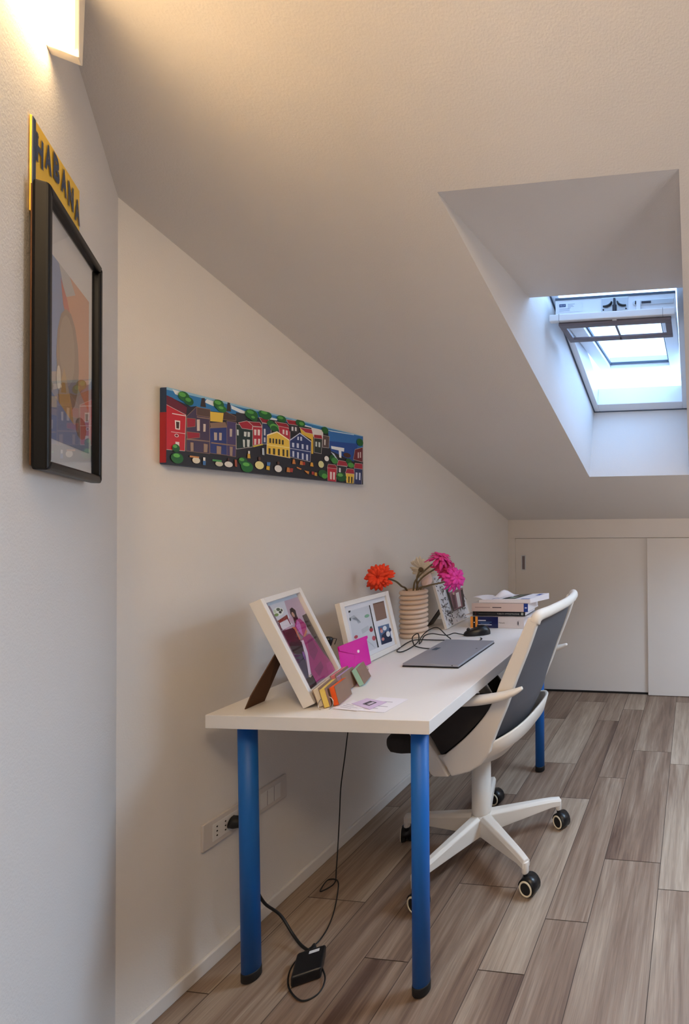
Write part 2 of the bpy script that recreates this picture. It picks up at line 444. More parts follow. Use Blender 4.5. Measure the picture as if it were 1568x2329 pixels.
# skylight openings in the slope
HX = [(.757, 1.302), (1.72, 2.27), (3.85, 4.40)]; HY0, HY1 = 1.02, 2.598
ce = MB(); xs = [-.1] + [v for h in HX for v in h] + [XR + .1]
def cq(x0, x1, y0, y1): ce.add([(x0, y0, cz(y0)), (x0, y1, cz(y1)), (x1, y1, cz(y1)), (x1, y0, cz(y0))], [(0, 1, 2, 3)])
cq(-.1, XR + .1, YF, HY0); cq(-.1, XR + .1, HY1, KY + .7)
for k in range(0, len(xs) - 1, 2): cq(xs[k], xs[k + 1], HY0, HY1)
ce.add([(-.1, YB - .1, cz(YF)), (-.1, YF, cz(YF)), (XR + .1, YF, cz(YF)), (XR + .1, YB - .1, cz(YF))], [(0, 1, 2, 3)])
struct(ce.build('ceiling', 'wall_paint'))
# plastered shafts up to the roof windows
WT = V(0, 1.63, 2.185); WB = V(0, 2.705, 1.836)            # upper / lower edge of the roof window line (x free)
for n, (x0, x1) in enumerate(HX):
    m = MB()
    prof = [(HY0, cz(HY0)), (1.614, 1.984), (WT.y, WT.z), (WB.y, WB.z), (HY1, cz(HY1))]
    xt0, xt1 = x0 + .008, x1
    def pt(x, p): return V(x, p[0], p[1])
    m.add([pt(x0, prof[0]), pt(x1, prof[0]), pt(xt1, prof[1]), pt(xt0, prof[1])], [(0, 1, 2, 3)])
    m.add([pt(xt0, prof[1]), pt(xt1, prof[1]), pt(xt1, prof[2]), pt(xt0, prof[2])], [(0, 1, 2, 3)])
    m.add([pt(xt0, prof[3]), pt(xt1, prof[3]), pt(x1, prof[4]), pt(x0, prof[4])], [(0, 1, 2, 3)])
    m.add([pt(x0, prof[0]), pt(xt0, prof[1]), pt(xt0, prof[2]), pt(xt0, prof[3]), pt(x0, prof[4])], [(0, 1, 2, 3, 4)])
    m.add([pt(x1, prof[0]), pt(xt1, prof[1]), pt(xt1, prof[2]), pt(xt1, prof[3]), pt(x1, prof[4])], [(4, 3, 2, 1, 0)])
    struct(m.build('trim_%d' % (n + 1), 'wall_paint'))

# roof windows
RD = (WB - WT).normalized(); RN = V(0, -RD.z, RD.y); RL = (WB - WT).length      # down the slope, outward
if RN.z < 0: RN = -RN
def roof_frame(x0, x1, parent, name='window_frame'):
    m = MB(); o = V(x0, WT.y, WT.z) - RN * .012; X = V(1, 0, 0); fw = .034; dp = .13
    m.obox(o, X, RD, RN, fw, RL, dp); m.obox(o + X * (x1 - x0 - fw), X, RD, RN, fw, RL, dp)
    m.obox(o + X * fw, X, RD, RN, x1 - x0 - 2 * fw, .05, dp); m.obox(o + X * fw + RD * (RL - .075), X, RD, RN, x1 - x0 - 2 * fw, .075, dp * .8)
    f = m.build(name, 'pvc_white', parent, .003)
    g = MB(); o2 = o - RN * .004; t = .006
    g.obox(o2, X, RD, RN, t, RL, .005); g.obox(o2 + X * (x1 - x0 - t), X, RD, RN, t, RL, .005)
    g.obox(o2 + RD * (RL - t), X, RD, RN, x1 - x0, t, .005)
    g.build('gasket', 'gasket_grey', f)
    return f
w1 = bpy.data.objects.new('window_1', None); COL.objects.link(w1); w1.location = (1.03, 2.2, 2.0); struct(w1)
roof_frame(.765, 1.302, w1)
# sash turned on its middle pivots
sx0, sx1 = .803, 1.262
A = V(0, 1.822, 2.050); B = V(0, 2.745, 2.098); SD = (B - A).normalized(); SN = V(0, -SD.z, SD.y); SLn = (B - A).length
X = V(1, 0, 0)
def sp(x, s, n): return V(x, A.y, A.z) + SD * s + SN * n
m = MB(); fw = .062
m.obox(sp(sx0, .05, -.03), X, SD, SN, fw, SLn - .05, .06); m.obox(sp(sx1 - fw, .05, -.03), X, SD, SN, fw, SLn - .05, .06)
m.obox(sp(sx0 + fw, SLn - .07, -.03), X, SD, SN, sx1 - sx0 - 2 * fw, .07, .06)
sash = m.build('sash', 'pvc_white', w1, .003)
MB().obox(sp(sx0 + fw - .008, .06, .012), X, SD, SN, sx1 - sx0 - 2 * fw + .016, SLn - .125, .012).build('glass_pane', 'clear_glass', sash)
m = MB(); t = .007; gx0, gx1 = sx0 + fw, sx1 - fw
m.obox(sp(gx0, .06, -.012), X, SD, SN, t, SLn - .13, .012); m.obox(sp(gx1 - t, .06, -.012), X, SD, SN, t, SLn - .13, .012)
m.obox(sp(gx0, SLn - .077, -.012), X, SD, SN, gx1 - gx0, t, .012)
m.build('gasket', 'gasket_grey', sash)
# top rail with lock plate, sticker and vent flap
TZ0, TZ1, TY = 1.990, 2.066, 1.818
rail = MB().box((sx0 - .005, TY, TZ0), (sx1 + .003, TY + .055, TZ1)).build('top_rail', 'pvc_white', w1, .003)
MB().box((sx0 - .005, TY - .002, TZ1 - .003), (sx1 + .003, TY + .03, TZ1 + .006)).build('gasket', 'gasket_grey', rail)
lx = (sx0 + sx1) / 2 + .0
m = MB(); m.box((lx - .052, TY - .004, TZ0 + .018), (lx + .052, TY, TZ1 - .005)); lock = m.build('lock_plate', 'lock_metal', w1, .002)
m = MB()
for sgn in (-1, 1):
    p = [(lx + sgn * .045, TY - .008, TZ0 + .036), (lx + sgn * .03, TY - .009, TZ0 + .036), (lx + sgn * .017, TY - .009, TZ0 + .042), (lx + sgn * .011, TY - .008, TZ0 + .053)]
    m.tube(crom(p, 4), [.003, .0045, .0045, .003], 8)
    m.cyl((lx + sgn * .044, TY - .006, TZ0 + .024), (lx + sgn * .044, TY - .003, TZ0 + .024), .003, 10)
m.build('lock_lever', 'black_plastic', lock)
m = MB(); m.box((lx - .004, TY - .014, TZ0 + .012), (lx + .004, TY - .003, TZ1 - .012)); m.box((lx - .008, TY - .010, TZ0 + .014), (lx + .008, TY - .003, TZ0 + .04)); m.build('latch_bolt', 'vent_grey', lock, .001)
pc = Pic((sx0 + .003, TY - .0012, TZ0 + .026), (.10, 0, 0), (0, 0, .036), (0, -1, 0)); pc.rect(0, 0, 1, 1, '#dfe3ea'); pc.rect(.08, .55, .34, .88, '#32466e'); pc.text('VELUX', .105, .65, .21, .14, '#c8d0de')
for r in range(4): pc.rect(.42, .80 - r * .13, .42 + (.28, .2, .24, .12)[r], .84 - r * .13, '#8c95a6')
for r in range(3): pc.rect(.08, .36 - r * .12, .5, .40 - r * .12, '#a9b1bf')
pc.build('sticker', 'print_matt', w1)
m = MB(); hx = lx + .078
m.box((hx, TY - .006, TZ0 + .034), (sx1 - .004, TY, TZ0 + .052)); m.cyl((hx, TY - .006, TZ0 + .043), (hx, TY, TZ0 + .043), .009, 16); hd = m.build('slide_bolt', 'lock_metal', w1, .001)
m = MB(); m.box((hx + .026, TY - .009, TZ0 + .039), (hx + .062, TY - .004, TZ0 + .046)); m.build('slot', 'vent_grey', hd); MB().box((hx + .006, TY - .012, TZ0 + .012), (hx + .022, TY - .004, TZ0 + .05)).build('slide_tab', 'pvc_white', hd, .001)
m = MB(); m.box((sx0 - .022, TY - .028, TZ0 - .018), (sx1 + .0, TY - .004, TZ0 + .008)); bar = m.build('vent_bar', 'pvc_white', w1, .003)
m = MB()
for xx in (sx0 + .016, sx1 - .045): m.box((xx, TY - .0285, TZ0 - .0182), (xx + .0012, TY - .003, TZ0 + .0085))
m.build('joint', 'gasket_grey', bar)
# hinged filter frame under the top rail
m = MB(); fy0, fy1, fz = TY + .01, TY + .17, TZ0 - .020
m.box((sx0 + .01, fy0 - .02, fz - .0), (sx1 - .014, fy0 + .012, fz + .022), mi=1)
m.box((sx0 + .01, fy0 - .02, fz - .010), (sx1 - .014, fy0 + .012, fz)); m.box((sx0 + .01, fy1 - .035, fz - .010), (sx1 - .014, fy1, fz - .001))
for xx in (sx0 + .01, sx1 - .038): m.box((xx, fy0 + .012, fz - .010), (xx + .024, fy1 - .035, fz - .001))
m.box((lx - .004, fy0 + .012, fz - .010), (lx + .004, fy1, fz - .001))
m.build('vent_filter_frame', ['vent_brown', 'vent_grey'], w1, .0015)
m = MB(); m.box((lx - .009, TY - .012, TZ0 - .022), (lx + .009, TY + .004, TZ0 - .004)); m.build('hook', 'lock_metal', w1, .002)
for n, (x0, x1) in enumerate(HX[1:]):
    wn = bpy.data.objects.new('window_%d' % (n + 2), None); COL.objects.link(wn); wn.location = ((x0 + x1) / 2, 2.2, 2.0); struct(wn)
    roof_frame(x0 + .008, x1, wn)
    m = MB(); o = V(x0 + .042, WT.y, WT.z) + RD * .05
    for a, b, l, h in ((0, 0, .06, RL - .125), (x1 - x0 - .136, 0, .06, RL - .125), (.06, 0, x1 - x0 - .196, .07), (.06, RL - .195, x1 - x0 - .196, .07)):
        m.obox(o + X * a + RD * b, X, RD, RN, l, h, .06)
    m.build('sash', 'pvc_white', wn, .003)
    MB().obox(o + X * .05 + RD * .06 + RN * .03, X, RD, RN, x1 - x0 - .176, RL - .245, .012).build('glass_pane', 'clear_glass', wn)

# skirting
struct(MB().box((0, CY, 0), (.012, KY, .0403)).build('baseboard_left', 'skirting_white', None, .003))
m = MB(); m.prism([aw(0, 0, 0), aw(1.5, 0, 0), aw(1.5, .04, 0), aw(0, .04, 0)], NW * .012)
struct(m.build('baseboard_near', 'skirting_white', None, .003))

# sliding closet doors under the slope
def sliding(label, x0, x1, y, z0, pull=None):
    t = thing('sliding_door', label, 'door', ((x0 + x1) / 2, y, 0))
    m = MB()
    m.box((x0, y, z0), (x1, y + .022, KZ1 - .002)); m.build('door_panel', 'cabinet_white', t, .0015)
    if pull:
        p = MB(); a, b, c, d = pull; f = .007
        p.box((a, y - .002, c), (a + f, y + .002, d)); p.box((b - f, y - .002, c), (b, y + .002, d)); p.box((a + f, y - .002, c), (b - f, y + .002, c + f)); p.box((a + f, y - .002, d - f), (b - f, y + .002, d))
        h = p.build('recessed_pull', 'lock_metal', t, .001)
        q = MB(); q.box((a + f, y - .0008, c + f), (b - f, y - .0002, d - f)); q.box((b - f - .006, y - .0012, c + f), (b - f, y - .0008, d - f)); q.build('pull_recess', 'vent_brown', h)
    return t
sliding('plain pale sliding closet door with a recessed metal pull', .052, 1.02, KY + .008, .012, (.094, .128, .853, .961))
sliding('pale sliding closet door at the frame edge, overlapping the one with the pull', 1.002, 2.15, KY - .022, .004)
struct(MB().box((2.152, KY, 0), (XR, KY + .03, KZ1 - .001)).build('wall_closet_front', 'cabinet_white'))
struct(MB().box((.0, KY + .004, 0), (XR, KY + .05, .011)).build('trim_4', 'dark_gap'))  # dark strip paints the shade in the gap under the doors

